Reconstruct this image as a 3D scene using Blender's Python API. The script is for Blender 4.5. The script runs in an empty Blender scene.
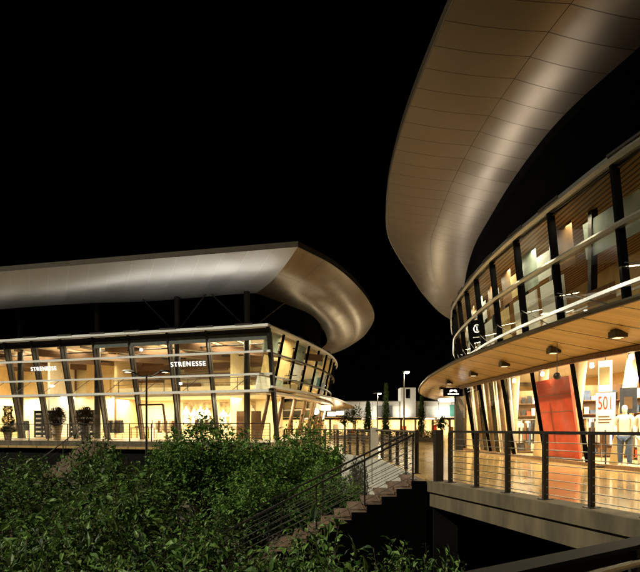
import bpy, bmesh, math, random
from mathutils import Vector, Matrix
from math import sin, cos, pi, radians
random.seed(7)
S = bpy.context.scene
COL = S.collection
V = Vector

# ------------------------------------------------------------------ camera
EYE = 1.1
cam = bpy.data.cameras.new('camera'); cam.sensor_width = 36; cam.lens = 500/640*36
cam.shift_y = (428-286)/640; cam.clip_end = 8000; cam.clip_start = .05
co = bpy.data.objects.new('camera', cam); co.location = (0, 0, EYE); co.rotation_euler = (radians(90), 0, 0)
COL.objects.link(co); S.camera = co

# ------------------------------------------------------------------ helpers
ROOTLOC = {}
class MB:
    """collects geometry in world coordinates, links ONE mesh object"""
    def __init__(s): s.v = []; s.f = []; s.m = []; s.uv = []; s.cur = 0
    def face(s, idx, uv=None):
        s.f.append(tuple(idx)); s.m.append(s.cur); s.uv.append(uv)
    def add(s, vs):
        k = len(s.v); s.v += [tuple(x) for x in vs]; return k
    def quad(s, a, b, c, d, uv=None):
        k = s.add((a, b, c, d)); s.face((k, k+1, k+2, k+3), uv)
    def hexa(s, p):   # 8 corners: bottom 0-3 ccw, top 4-7
        k = s.add(p)
        for q in ((3,2,1,0),(4,5,6,7),(0,1,5,4),(1,2,6,5),(2,3,7,6),(3,0,4,7)): s.face([k+i for i in q])
    def box(s, x0, x1, y0, y1, z0, z1):
        s.hexa([(x0,y0,z0),(x1,y0,z0),(x1,y1,z0),(x0,y1,z0),(x0,y0,z1),(x1,y0,z1),(x1,y1,z1),(x0,y1,z1)])
    def obox(s, c, ax, hx, hy, z0, z1):   # box turned so its x axis is the horizontal vector ax
        ax = V((ax[0], ax[1], 0)).normalized(); ay = V((-ax.y, ax.x, 0)); c = V((c[0], c[1], 0))
        pts = [c-ax*hx-ay*hy, c+ax*hx-ay*hy, c+ax*hx+ay*hy, c-ax*hx+ay*hy]
        s.hexa([(p.x,p.y,z0) for p in pts]+[(p.x,p.y,z1) for p in pts])
    def beam(s, a, b, w, h, side=None):   # bar from a to b, w across, h along the other axis
        a = V(a); b = V(b); t = (b-a).normalized()
        if side is None: side = t.cross(V((0,0,1)))
        if V(side).length < 1e-4: side = V((1,0,0))
        side = V(side); side = (side - t*side.dot(t)).normalized(); up = side.cross(t).normalized()
        P = []
        for q in (a, b):
            P += [q-side*w/2-up*h/2, q+side*w/2-up*h/2, q+side*w/2+up*h/2, q-side*w/2+up*h/2]
        s.hexa(P)
    def sweep(s, path, prof, closed=False):   # prof: (outward, z) pairs; path: (Vector3, outward normal)
        n = len(prof); base = len(s.v)
        for p, nr in path:
            for o, z in prof: s.v.append((p.x+nr.x*o, p.y+nr.y*o, p.z+z))
        for i in range(len(path)-1):
            for j in range(n):
                a = base+i*n+j; b = base+i*n+(j+1) % n
                s.face((a, b, b+n, a+n))
        s.face([base+j for j in range(n)][::-1]); s.face([base+(len(path)-1)*n+j for j in range(n)])
    def tube(s, path, r, seg=8, r1=None):
        path = [V(p) for p in path]; base = len(s.v); n = len(path)
        for i, p in enumerate(path):
            t = (path[min(i+1,n-1)]-path[max(i-1,0)]).normalized()
            ref = V((0,0,1)) if abs(t.z) < .9 else V((1,0,0))
            u = t.cross(ref).normalized(); w = u.cross(t)
            rr = r if r1 is None else r+(r1-r)*i/(n-1)
            for k in range(seg):
                a = 2*pi*k/seg; s.v.append(tuple(p+u*cos(a)*rr+w*sin(a)*rr))
        for i in range(n-1):
            for k in range(seg):
                a = base+i*seg+k; b = base+i*seg+(k+1) % seg
                s.face((a, b, b+seg, a+seg))
        s.face([base+k for k in range(seg)][::-1]); s.face([base+(n-1)*seg+k for k in range(seg)])
    def lathe(s, c, prof, seg=20):   # prof: (r,z) from the bottom to the top
        base = len(s.v); n = len(prof)
        for r, z in prof:
            for k in range(seg):
                a = 2*pi*k/seg; s.v.append((c[0]+r*cos(a), c[1]+r*sin(a), c[2]+z))
        for i in range(n-1):
            for k in range(seg):
                a = base+i*seg+k; b = base+i*seg+(k+1) % seg
                s.face((a, b, b+seg, a+seg))
        s.face([base+k for k in range(seg)][::-1]); s.face([base+(n-1)*seg+k for k in range(seg)])
    def prism(s, poly, z0, z1):
        n = len(poly); k = s.add([(p[0],p[1],z0) for p in poly]+[(p[0],p[1],z1) for p in poly])
        s.face([k+i for i in range(n)][::-1]); s.face([k+n+i for i in range(n)])
        for i in range(n): j = (i+1) % n; s.face((k+i, k+j, k+n+j, k+n+i))
    def grid(s, rows, thick=0, tdir=(0,0,1)):   # rows of equal length, uv in metres
        m = len(rows); n = len(rows[0])
        U = [0]
        mid = rows[m//2]
        for i in range(1, n): U.append(U[-1]+(V(mid[i])-V(mid[i-1])).length)
        W = [0]
        for j in range(1, m): W.append(W[-1]+(V(rows[j][n//2])-V(rows[j-1][n//2])).length)
        k = s.add([p for r in rows for p in r])
        for j in range(m-1):
            for i in range(n-1):
                a = k+j*n+i
                s.face((a, a+1, a+n+1, a+n), ((U[i],W[j]),(U[i+1],W[j]),(U[i+1],W[j+1]),(U[i],W[j+1])))
    def build(s, name, mat, parent=None, smooth=False, loc=None, recalc=True):
        root = parent
        while root is not None and root.parent is not None: root = root.parent
        off = V(ROOTLOC.get(root.name, (0,0,0))) if root else V(loc or (0,0,0))
        me = bpy.data.meshes.new(name)
        me.from_pydata([tuple(V(p)-off) for p in s.v], [], s.f)
        if any(u is not None for u in s.uv):
            lay = me.uv_layers.new(name='uv')
            for poly, u in zip(me.polygons, s.uv):
                if u:
                    for li, c in zip(poly.loop_indices, u): lay.data[li].uv = c
        mats = mat if isinstance(mat, (list, tuple)) else [mat]
        for q in mats: me.materials.append(q)
        for poly, mi in zip(me.polygons, s.m): poly.material_index = mi; poly.use_smooth = smooth
        if recalc:
            bm = bmesh.new(); bm.from_mesh(me); bmesh.ops.recalc_face_normals(bm, faces=bm.faces); bm.to_mesh(me); bm.free()
        o = bpy.data.objects.new(name, me); COL.objects.link(o)
        if parent is not None: o.parent = parent
        else: o.location = off; ROOTLOC[o.name] = tuple(off)
        return o

def tag(o, label=None, cat=None, group=None, kind=None):
    if label: o['label'] = label
    if cat: o['category'] = cat
    if group: o['group'] = group
    if kind: o['kind'] = kind
    return o
def thing(name, loc, label, cat, group=None):
    o = bpy.data.objects.new(name, None); COL.objects.link(o); o.location = loc; o.empty_display_size = .3
    ROOTLOC[o.name] = tuple(loc)
    return tag(o, label, cat, group)
def copy_tree(o, loc, rz=0, sc=1, label=None):
    c = o.copy(); COL.objects.link(c); c.location = loc; c.rotation_euler = (0,0,rz); c.scale = (sc,)*3 if not isinstance(sc, tuple) else sc
    if label: c['label'] = label
    for ch in o.children:
        d = ch.copy(); COL.objects.link(d); d.parent = c
        for g in ch.children:
            e = g.copy(); COL.objects.link(e); e.parent = d
    return c

def curve(pts, n):
    """Catmull-Rom through pts, resampled to n points of even arc length"""
    P = [V(p) for p in pts]; P = [P[0]*2-P[1]]+P+[P[-1]*2-P[-2]]; d = []
    for i in range(1, len(P)-2):
        a, b, c, e = P[i-1:i+3]
        for k in range(40):
            t = k/40
            d.append(.5*((2*b)+(c-a)*t+(2*a-5*b+4*c-e)*t*t+(3*b-a-3*c+e)*t**3))
    d.append(P[-2]); L = [0]
    for i in range(1, len(d)): L.append(L[-1]+(d[i]-d[i-1]).length)
    out = []; j = 0
    for k in range(n):
        q = L[-1]*k/(n-1)
        while j < len(L)-2 and L[j+1] < q: j += 1
        f = (q-L[j])/max(1e-9, L[j+1]-L[j]); out.append(d[j].lerp(d[j+1], min(1, f)))
    return out
def normals(c, sgn):
    n = []
    for i in range(len(c)):
        t = c[min(i+1,len(c)-1)]-c[max(i-1,0)]; t = V((t.x, t.y, 0)).normalized()
        n.append(V((-t.y, t.x, 0))*sgn)
    return n
def offset(c, d, sgn): return [p+q*d for p, q in zip(c, normals(c, sgn))]
def at_z(c, z): return [V((p[0], p[1], z)) for p in c]
def path(c, z, sgn): return list(zip(at_z(c, z), normals(c, sgn)))
def px(u, v, Y): return V(((u-320)/500*Y, Y, EYE+(428-v)/500*Y))

# ------------------------------------------------------------------ materials
def nodes_of(m): m.use_nodes = True; return m.node_tree.nodes, m.node_tree.links
def mat(name, col, rough=.6, metal=0, var=.12, scale=6, bump=0, bscale=40, spec=None, col2=None, stretch=None, rvar=0):
    m = bpy.data.materials.new(name); N, L = nodes_of(m); b = N['Principled BSDF']
    b.inputs['Roughness'].default_value = rough; b.inputs['Metallic'].default_value = metal
    if spec is not None: b.inputs['Specular IOR Level'].default_value = spec
    tc = N.new('ShaderNodeTexCoord'); mp = N.new('ShaderNodeMapping'); L.new(tc.outputs['Object'], mp.inputs['Vector'])
    if stretch: mp.inputs['Scale'].default_value = stretch
    nz = N.new('ShaderNodeTexNoise'); nz.inputs['Scale'].default_value = scale; nz.inputs['Detail'].default_value = 5
    L.new(mp.outputs['Vector'], nz.inputs['Vector'])
    rp = N.new('ShaderNodeValToRGB'); e = rp.color_ramp.elements
    c2 = col2 or [c*(1-2.2*var) for c in col]; c3 = [min(1, c*(1+var)) for c in col]
    e[0].position = .3; e[0].color = (*c2, 1); e[1].position = .7; e[1].color = (*c3, 1)
    L.new(nz.outputs['Fac'], rp.inputs['Fac']); L.new(rp.outputs['Color'], b.inputs['Base Color'])
    if rvar:
        mr = N.new('ShaderNodeMapRange'); mr.inputs['To Min'].default_value = rough-rvar; mr.inputs['To Max'].default_value = rough+rvar
        L.new(nz.outputs['Fac'], mr.inputs['Value']); L.new(mr.outputs['Result'], b.inputs['Roughness'])
    if bump:
        n2 = N.new('ShaderNodeTexNoise'); n2.inputs['Scale'].default_value = bscale; n2.inputs['Detail'].default_value = 6
        L.new(mp.outputs['Vector'], n2.inputs['Vector'])
        bp = N.new('ShaderNodeBump'); bp.inputs['Strength'].default_value = bump; bp.inputs['Distance'].default_value = .02
        L.new(n2.outputs['Fac'], bp.inputs['Height']); L.new(bp.outputs['Normal'], b.inputs['Normal'])
    return m
def math_node(N, L, op, a, b=None):
    n = N.new('ShaderNodeMath'); n.operation = op
    for i, x in enumerate((a, b)):
        if x is None: continue
        if isinstance(x, (int, float)): n.inputs[i].default_value = x
        else: L.new(x, n.inputs[i])
    return n.outputs[0]
def panel_mat(name, col, pu, pv, rough, metal, line=.012, var=.06, fine=0, dark=.25, aniso=0, source='uv', linev=None):
    """panels pu x pv metres in the uv (metres) of the surface, thin joints, tone differs per panel"""
    m = bpy.data.materials.new(name); N, L = nodes_of(m); b = N['Principled BSDF']
    tc = N.new('ShaderNodeTexCoord'); sp = N.new('ShaderNodeSeparateXYZ'); L.new(tc.outputs['UV' if source == 'uv' else 'Object'], sp.inputs[0])
    def cell(o, p, ln):
        q = math_node(N, L, 'DIVIDE', o, p); fr = math_node(N, L, 'FRACT', q); fl = math_node(N, L, 'FLOOR', q)
        d = math_node(N, L, 'ABSOLUTE', math_node(N, L, 'SUBTRACT', fr, .5))
        return math_node(N, L, 'GREATER_THAN', d, .5-ln/p), fl
    ju, fu = cell(sp.outputs[0], pu, line); jv, fv = cell(sp.outputs[1], pv, linev or line)
    j = math_node(N, L, 'MAXIMUM', ju, jv)
    if fine:
        jf, ff = cell(sp.outputs[0], fine, .004); j = math_node(N, L, 'MAXIMUM', j, math_node(N, L, 'MULTIPLY', jf, .45)); fu = ff
    cb = N.new('ShaderNodeCombineXYZ'); L.new(fu, cb.inputs[0]); L.new(fv, cb.inputs[1])
    wn = N.new('ShaderNodeTexWhiteNoise'); wn.noise_dimensions = '2D'; L.new(cb.outputs[0], wn.inputs['Vector'])
    nz = N.new('ShaderNodeTexNoise'); nz.inputs['Scale'].default_value = 1.5; nz.inputs['Detail'].default_value = 4; L.new(tc.outputs['Object'], nz.inputs['Vector'])
    k = math_node(N, L, 'ADD', math_node(N, L, 'MULTIPLY', wn.outputs['Value'], var*2), math_node(N, L, 'MULTIPLY', nz.outputs['Fac'], var*1.5))
    k = math_node(N, L, 'ADD', k, 1-var*1.7)
    k = math_node(N, L, 'MULTIPLY', k, math_node(N, L, 'SUBTRACT', 1, math_node(N, L, 'MULTIPLY', j, 1-dark)))
    mx = N.new('ShaderNodeVectorMath'); mx.operation = 'SCALE'; mx.inputs[0].default_value = col; L.new(k, mx.inputs['Scale'])
    L.new(mx.outputs[0], b.inputs['Base Color'])
    r = math_node(N, L, 'ADD', math_node(N, L, 'MULTIPLY', wn.outputs['Value'], .07), rough-.03); L.new(r, b.inputs['Roughness'])
    b.inputs['Metallic'].default_value = metal
    if aniso:
        b.inputs['Anisotropic'].default_value = aniso
        tg = N.new('ShaderNodeTangent'); tg.direction_type = 'UV_MAP'; L.new(tg.outputs[0], b.inputs['Tangent'])
    bp = N.new('ShaderNodeBump'); bp.inputs['Strength'].default_value = .15 if source == 'obj' else .35; bp.inputs['Distance'].default_value = .003; bp.invert = True
    L.new(j, bp.inputs['Height'])
    if metal:
        n3 = N.new('ShaderNodeTexNoise'); n3.inputs['Scale'].default_value = .55; n3.inputs['Detail'].default_value = 2; L.new(tc.outputs['Object'], n3.inputs['Vector'])
        hh = math_node(N, L, 'ADD', n3.outputs['Fac'], math_node(N, L, 'MULTIPLY', math_node(N, L, 'MULTIPLY', wn.outputs['Value'], math_node(N, L, 'FRACT', math_node(N, L, 'DIVIDE', sp.outputs[0], fine or pu))), .1))
        b2 = N.new('ShaderNodeBump'); b2.inputs['Strength'].default_value = .5; b2.inputs['Distance'].default_value = .07
        L.new(hh, b2.inputs['Height']); L.new(bp.outputs['Normal'], b2.inputs['Normal']); L.new(b2.outputs['Normal'], b.inputs['Normal'])
    else: L.new(bp.outputs['Normal'], b.inputs['Normal'])
    return m
def translucent(m, f):
    N, L = nodes_of(m); b = N['Principled BSDF']; t = N.new('ShaderNodeBsdfTranslucent'); L.new(b.inputs['Base Color'].links[0].from_socket, t.inputs['Color'])
    x = N.new('ShaderNodeMixShader'); x.inputs[0].default_value = f; L.new(b.outputs[0], x.inputs[1]); L.new(t.outputs[0], x.inputs[2]); L.new(x.outputs[0], N['Material Output'].inputs['Surface'])
def emit(name, col, strength):
    m = bpy.data.materials.new(name); N, L = nodes_of(m); b = N['Principled BSDF']
    b.inputs['Base Color'].default_value = (*col, 1); b.inputs['Emission Color'].default_value = (*col, 1); b.inputs['Emission Strength'].default_value = strength
    return m
def glass(name, tint=(.93,.95,.9), refl=.9, ior=1.5):
    m = bpy.data.materials.new(name); N, L = nodes_of(m); N.remove(N['Principled BSDF'])
    t = N.new('ShaderNodeBsdfTransparent'); t.inputs['Color'].default_value = (*tint, 1)
    g = N.new('ShaderNodeBsdfGlossy'); g.inputs['Roughness'].default_value = .01; g.inputs['Color'].default_value = (refl,)*3+(1,)
    lw = N.new('ShaderNodeLayerWeight'); r0 = ((ior-1)/(ior+1))**2
    pw = math_node(N, L, 'POWER', lw.outputs['Facing'], 5); fr_ = math_node(N, L, 'ADD', math_node(N, L, 'MULTIPLY', pw, 1-r0), r0)
    nz = N.new('ShaderNodeTexNoise'); nz.inputs['Scale'].default_value = .7; tc = N.new('ShaderNodeTexCoord'); L.new(tc.outputs['Object'], nz.inputs['Vector'])
    bp = N.new('ShaderNodeBump'); bp.inputs['Strength'].default_value = .06; bp.inputs['Distance'].default_value = .05; L.new(nz.outputs['Fac'], bp.inputs['Height']); L.new(bp.outputs['Normal'], g.inputs['Normal'])
    mx = N.new('ShaderNodeMixShader'); L.new(fr_, mx.inputs[0]); L.new(t.outputs[0], mx.inputs[1]); L.new(g.outputs[0], mx.inputs[2])
    L.new(mx.outputs[0], N['Material Output'].inputs['Surface'])
    return m
def leaf_mat(name, cols, rough=.45):
    m = bpy.data.materials.new(name); N, L = nodes_of(m); b = N['Principled BSDF']
    gm = N.new('ShaderNodeNewGeometry'); rp = N.new('ShaderNodeValToRGB'); e = rp.color_ramp.elements
    e[0].color = (*cols[0], 1); e[1].color = (*cols[-1], 1)
    for i, c in enumerate(cols[1:-1]): q = e.new((i+1)/(len(cols)-1)); q.color = (*c, 1)
    L.new(gm.outputs['Random Per Island'], rp.inputs[0]); L.new(rp.outputs[0], b.inputs['Base Color'])
    b.inputs['Roughness'].default_value = rough; b.inputs['Specular IOR Level'].default_value = .18
    tr = N.new('ShaderNodeBsdfTranslucent'); L.new(rp.outputs[0], tr.inputs['Color'])
    mx = N.new('ShaderNodeMixShader'); mx.inputs[0].default_value = .14
    L.new(b.outputs[0], mx.inputs[1]); L.new(tr.outputs[0], mx.inputs[2]); L.new(mx.outputs[0], N['Material Output'].inputs['Surface'])
    return m

M = dict(
 soil=mat('soil', (.06,.045,.03), .95, var=.3, scale=3, bump=.8, bscale=14),
 concrete=mat('concrete', (.10,.076,.042), .8, var=.25, scale=1.3, bump=.25, bscale=22, stretch=(3,3,.6)),
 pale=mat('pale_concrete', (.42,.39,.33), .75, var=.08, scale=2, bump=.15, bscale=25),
 shadeconc=mat('shaded_concrete', (.007,.006,.005), .95, var=.3, scale=2, bump=.3, spec=.1),  # concrete blackened to paint in the shade below the plaza
 step=mat('brown_stone', (.13,.078,.05), .7, var=.18, scale=5, bump=.3, bscale=30),
 paving=panel_mat('paving', (.46,.30,.12), 1.2, .6, .13, 0, .012, .07, source='obj', dark=.45),
 podium=panel_mat('terrace_paving', (.5,.38,.24), .9, .9, .4, 0, .008, .08, source='obj', dark=.5),
 bronze_soffit=panel_mat('bronze_soffit', (.150,.121,.092), .8, 2.92, .40, .85, .011, .06, fine=.0, dark=.22, aniso=.3),
 bronze_planks=panel_mat('bronze_planks', (.25,.205,.145), 2.2, 2.45, .38, .85, .012, .05, fine=.28, dark=.3, aniso=.45),
 grey_soffit=panel_mat('grey_soffit', (.45,.455,.46), 1.5, 9, .42, .75, .012, .05, dark=1.25, aniso=.3),
 wood_soffit=panel_mat('wood_soffit', (.50,.34,.15), 1.15, 30, .22, 0, .03, .1, fine=.14, dark=.1),
 slats=panel_mat('wood_slats', (.42,.24,.10), .16, 40, .5, 0, .03, .1, dark=.15, source='obj'),
 dark=mat('dark_steel', (.025,.022,.02), .45, .4, var=.15),
 black=mat('black_panel', (.002,.0019,.0018), 1, 0, spec=.02, var=.2),
 steel=mat('brushed_steel', (.40,.385,.34), .33, .9, var=.06, scale=20),
 bsteel=mat('pale_steel', (.86,.86,.85), .35, 0, var=.05, scale=12),
 rail=mat('railing_steel', (.02,.016,.013), .5, .2, var=.2, scale=15),
 bronze=mat('bronze_edge', (.05,.037,.022), .45, .6, var=.12),
 timber=mat('timber', (.20,.10,.04), .5, 0, var=.2, scale=3, stretch=(6,6,.7)),
 beam=mat('glulam', (.15,.075,.03), .55, 0, var=.15, scale=2, stretch=(1,1,8)),
 cream=mat('cream_plaster', (.78,.66,.40), .8, var=.05, scale=2),
 ochre=mat('ochre_plaster', (.66,.47,.22), .8, var=.08, scale=2),
 white=mat('white_plaster', (.80,.77,.69), .7, var=.04, scale=3),
 warmfloor=mat('shop_floor', (.55,.40,.22), .35, var=.1, scale=3),
 blind_w=mat('white_blind', (.75,.76,.70), .6, var=.08, scale=3, stretch=(.3,.3,12)),
 blind_c=mat('cream_blind', (.72,.55,.26), .6, var=.1, scale=2),
 blind_b=mat('brown_blind', (.28,.15,.06), .6, var=.15, scale=3),
 blind_g=mat('grey_green_blind', (.30,.36,.30), .6, var=.15, scale=2),
 red=mat('red_fabric', (.55,.05,.015), .5, var=.12, scale=3),
 navy=mat('dark_cloth', (.02,.02,.025), .8, var=.2),
 skinw=mat('mannequin_white', (.78,.70,.55), .5, var=.04),
 cloth=mat('pale_cloth', (.70,.60,.42), .85, var=.12, scale=9, bump=.4, bscale=12),
 denim=mat('denim', (.06,.09,.16), .85, var=.2, scale=9),
 stone=mat('mottled_stone', (.42,.30,.15), .8, var=.35, scale=3.5),
 darktimber=mat('dark_timber', (.035,.018,.008), .5, var=.2, scale=3, stretch=(6,6,.7)),
 spandrel=mat('grey_green_panel', (.11,.125,.115), .35, var=.1, scale=2),
 deadrail=mat('matt_dark_rail', (.012,.010,.008), .75, 0, var=.2, spec=.15),
 terracotta=mat('pale_pot', (.50,.38,.24), .6, var=.12, scale=3),
 greypot=mat('grey_pot', (.18,.17,.16), .5, var=.1),
 bark=mat('bark', (.09,.06,.04), .9, var=.25, scale=10, bump=.6),
 teal=mat('teal_panel', (.10,.30,.24), .5, var=.08),
 glass=glass('clear_glass', (.95,.95,.9), .8, 1.45), glass_dark=glass('tinted_glass', (.45,.44,.40), .95, 2.8), glass_side=glass('reflective_glass', (.82,.82,.76), .95, 1.7),
 lamp=emit('lamp_glow', (1,.80,.5), 1.2), drum=emit('drum_glow', (1,.85,.58), 3.2), star=emit('street_lamp_glow', (1,.88,.62), 70),
 spot=emit('spot_glow', (1,.93,.75), 40), letters=emit('letter_glow', (1,.97,.88), 2.2), sign_glow=emit('sign_glow', (1,.93,.78), 1.3),
 leaf_a=leaf_mat('broad_leaf', [(.006,.014,.004),(.018,.042,.008),(.045,.10,.017),(.08,.16,.028),(.14,.24,.055),(.09,.13,.03)]),
 leaf_b=leaf_mat('fine_leaf', [(.012,.03,.006),(.045,.11,.018),(.09,.19,.03),(.18,.29,.055)]),
 leaf_c=leaf_mat('conifer_leaf', [(.015,.035,.012),(.045,.085,.025),(.09,.14,.045)]),
 leaf_r=leaf_mat('reddish_leaf', [(.04,.03,.012),(.09,.04,.03),(.05,.08,.02)]),
)

for q in ('blind_w','blind_c','blind_b','blind_g'): translucent(M[q], .55)
def light(name, kind, loc, energy, col=(1,.8,.5), size=1, size_y=None, direction=(0,0,-1), xaxis=None, spread=None, blend=None, angle=None):
    l = bpy.data.lights.new(name, kind); l.energy = energy; l.color = col
    if kind == 'AREA':
        l.shape = 'RECTANGLE' if size_y else 'DISK'; l.size = size
        if size_y: l.size_y = size_y
        if spread: l.spread = radians(spread)
    elif kind in ('POINT', 'SPOT'):
        l.shadow_soft_size = size
        if kind == 'SPOT': l.spot_size = radians(angle or 90); l.spot_blend = blend or .6
    o = bpy.data.objects.new(name, l); COL.objects.link(o); o.location = loc
    z = -V(direction).normalized()
    if xaxis is not None:
        x = V(xaxis); x = (x-z*x.dot(z)).normalized(); y = z.cross(x)
        o.rotation_euler = Matrix((x, y, z)).transposed().to_euler()
    else: o.rotation_euler = V(direction).to_track_quat('-Z', 'Y').to_euler()
    return o

# ================================================================== SETTING
b = MB(); b.quad((-3000,-600,-2.1),(3000,-600,-2.1),(3000,4000,-2.1),(-3000,4000,-2.1)); tag(b.build('ground', M['soil']), kind='structure')
# raised plaza slab: deck on the right, terrace edge, out to the far shops
deck_edge = [(6.7,-2.25),(3.83,6.0),(2.3,10.4),(2.25,12.05)]
back_edge = [(2.25,12.05),(2.2,15),(2.1,17.6),(1.5,20),(.2,23.2),(-2.4,26.9)]
be = curve([V((x,y,0)) for x, y in back_edge], 16)
outline = [(x,y) for x, y in deck_edge]+[(p.x,p.y) for p in be[1:]]+[(-44,38.6),(-44,110),(70,110),(70,-2.25)]
b = MB(); b.prism(outline, -.14, 0); tag(b.build('plaza', M['paving']), kind='structure')
inner = [(9.2,-2.2),(6.4,6),(4.8,11),(2.45,12.3)]+[(p.x+.25,p.y+.12) for p in be[1:]]+[(-43.8,38.9),(-43.8,109),(69,109),(69,-2.2)]
b = MB(); b.prism(inner, -2.1, -.145); tag(b.build('plaza_base', M['shadeconc']), kind='structure')

# concrete edge beam of the deck
dl = [V((x,y,0)) for x, y in deck_edge[:3]]
t = thing('edge_beam', (3.06,8.2,-.7), 'long board-marked concrete beam carrying the railed deck on the right', 'concrete beam')
d0, d1 = dl[0], dl[2]; dt = (d1-d0).normalized(); dn = V((-dt.y, dt.x, 0))
m = MB()
m.hexa([V(p) for p in ((d0+dn*.02+V((0,0,-.62))), (d0-dn*.5+V((0,0,-.62))), (d1-dn*.5+V((0,0,-.52))), (d1+dn*.02+V((0,0,-.52))),
        (d0+dn*.02+V((0,0,-.225))), (d0-dn*.5+V((0,0,-.225))), (d1-dn*.5+V((0,0,-.225))), (d1+dn*.02+V((0,0,-.225))))])
m.build('beam_web', M['concrete'], t)
m = MB()
m.hexa([V(p) for p in ((d0+dn*.08+V((0,0,-.215))), (d0-dn*.5+V((0,0,-.215))), (d1-dn*.5+V((0,0,-.215))), (d1+dn*.08+V((0,0,-.215))),
        (d0+dn*.08+V((0,0,.012))), (d0-dn*.35+V((0,0,.012))), (d1-dn*.35+V((0,0,.012))), (d1+dn*.08+V((0,0,.012))))])
m.build('coping', M['concrete'], t)
b = MB(); b.box(2.36,2.86,10.38,10.8,-2.1,-.5); tag(b.build('pier', M['shadeconc'], loc=(2.6,10.6,-2.1)), 'stubby concrete pier under the far end of the deck beam', 'pier')

# pale retaining wall behind the stairs
b = MB(); b.sweep(path(be, 0, 1)[9:], [(.06,-2.1),(.06,-.005),(-.12,-.005),(-.12,-2.1)]); tag(b.build('retaining_wall', M['shadeconc'], loc=(.2,23.2,-2.1)), 'dark curved retaining wall below the plaza edge behind the central bushes', 'wall')
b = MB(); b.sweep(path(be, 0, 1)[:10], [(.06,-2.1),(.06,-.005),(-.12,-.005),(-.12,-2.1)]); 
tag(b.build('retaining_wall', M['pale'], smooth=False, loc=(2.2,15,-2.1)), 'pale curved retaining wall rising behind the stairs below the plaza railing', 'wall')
b = MB(); b.obox((2.0,18.35),(1,0),.13,.13,-.9,1.12); tag(b.build('gate_post', M['pale'], loc=(2.0,18.35,-.9)), 'pale square post at the far end of the railing above the retaining wall', 'post')

# ================================================================== RAILINGS
def railing(name, base, h, posts, ncab, label, cat='railing', pw=.055, pd=.09, rail_w=.07, rail_h=.045, cab=.007, post_mat='rail', cab_mat='steel', low=.08):
    """base: list of Vector at foot level; posts: count of posts spread evenly along it"""
    L = [0]
    for i in range(1, len(base)): L.append(L[-1]+(base[i]-base[i-1]).length)
    def pt(q):
        for i in range(1, len(base)):
            if q <= L[i]+1e-6: f = (q-L[i-1])/(L[i]-L[i-1]); return base[i-1].lerp(base[i], f), (base[i]-base[i-1]).normalized()
    mid = pt(L[-1]/2)[0]
    r = thing(name, mid, label, cat)
    m = MB(); m.sweep([(p+V((0,0,h)), n) for p, n in zip(base, normals(base, 1))], [(-rail_w/2,-rail_h),(rail_w/2,-rail_h),(rail_w/2,0),(-rail_w/2,0)]); m.build('top_rail', M['rail'], r)
    for k in range(posts):
        p, tt = pt(L[-1]*k/(posts-1) if k < posts-1 else L[-1]-1e-4)
        m = MB(); m.obox(p, tt, pw/2, pd/2, p.z-.02, p.z+h-rail_h); m.obox(p, tt, .07, .09, p.z, p.z+.012); m.build('post', M[post_mat], r)
    for k in range(ncab):
        z = low+(h-low-.06)*(k)/(ncab) 
        m = MB(); m.tube([p+V((0,0,z)) for p in base], cab, 5); m.build('cable', M[cab_mat], r)
    return r
di = [d0-dn*.16, d1-dn*.16-dt*.08]
def along(Y): f = (Y-di[0].y)/(di[1].y-di[0].y); return di[0].lerp(di[1], f)
railing('deck_railing', [along(.5)+V((0,0,.012)), along(10.0)+V((0,0,.012))], 1.04, 13, 8, 'dark steel cable railing along the outer edge of the raised deck on the right', pw=.045, pd=.085)
b = MB(); b.obox((2.42,10.22),(dt.x,dt.y),.05,.09,-.02,1.06); tag(b.build('newel_post', M['rail'], loc=(2.42,10.22,0)), 'thick dark steel post at the head of the stairs', 'post')
rb = [V((p.x+.08,p.y,0)) for p in be[:12]]
railing('stair_head_railing', rb[:10], 1.04, 8, 8, 'dark steel railing running back from the stairs above the pale retaining wall')
tr = [V((.0,23.9,0)), V((-2.2,27.1,0))]
railing('plaza_railing', [V((1.75,19.9,0)), V((.45,23.1,0)), V((-1.9,26.6,0))], 1.05, 7, 6, 'thin steel railing on the plaza edge half hidden by the bushes in the centre', cab=.009)
railing('far_plaza_railing', [V((-1,34,0)), V((2.6,36,0)), V((6.2,37.5,0))], 1.02, 8, 6, 'distant dark railing across the plaza in front of the far shops', cab=.012, cab_mat='rail')

# ================================================================== STAIRS
stt = thing('staircase', (0,11.2,-2.1), 'brown stone staircase going down left from the deck into the shrubs', 'staircase')
run, rise, n = .312, .163, 13
for k in range(n):
    x1 = 2.22-run*k; z = -rise*(k)-.006
    m = MB(); m.box(x1-run-.02, x1, 10.42, 12.0, z-.075, z); m.build('tread', M['step'], stt)
    m = MB(); m.box(x1-run+.02, x1-.022, 10.46, 11.97, z-rise-.18 if k < n-1 else z-.16, z-.077); m.build('riser', M['step'], stt)
m = MB(); pl = []
for k in range(n): x1 = 2.22-run*k; pl += [(x1-.0, -rise*k-.002), (x1-run, -rise*k-.002)]
pl += [(2.22-run*n, -2.12), (2.22, -2.12)]
for k in range(n):
    x1 = 2.22-run*k; z = -rise*k-.002; m.box(x1-run, x1, 10.38, 10.417, -2.12, z)
m.build('stringer', M['black'], stt)  # black sheet paints the shadow on the near side of the stairs
def stair_base(Y): return [V((1.95,Y,.0)), V((1.95-run*15.2,Y,-rise*15.2))]
railing('stair_railing', [V((1.95,10.5,.02)), V((-2.1,10.5,-2.08))], .96, 5, 6, 'sloping dark handrail on the near side of the brown stairs', pw=.03, pd=.04)
railing('stair_railing', [V((2.05,11.93,.02)), V((-2.9,11.93,-2.4))], .96, 6, 6, 'sloping dark handrail on the far side of the brown stairs, running down into the bushes', pw=.03, pd=.04)

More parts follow.
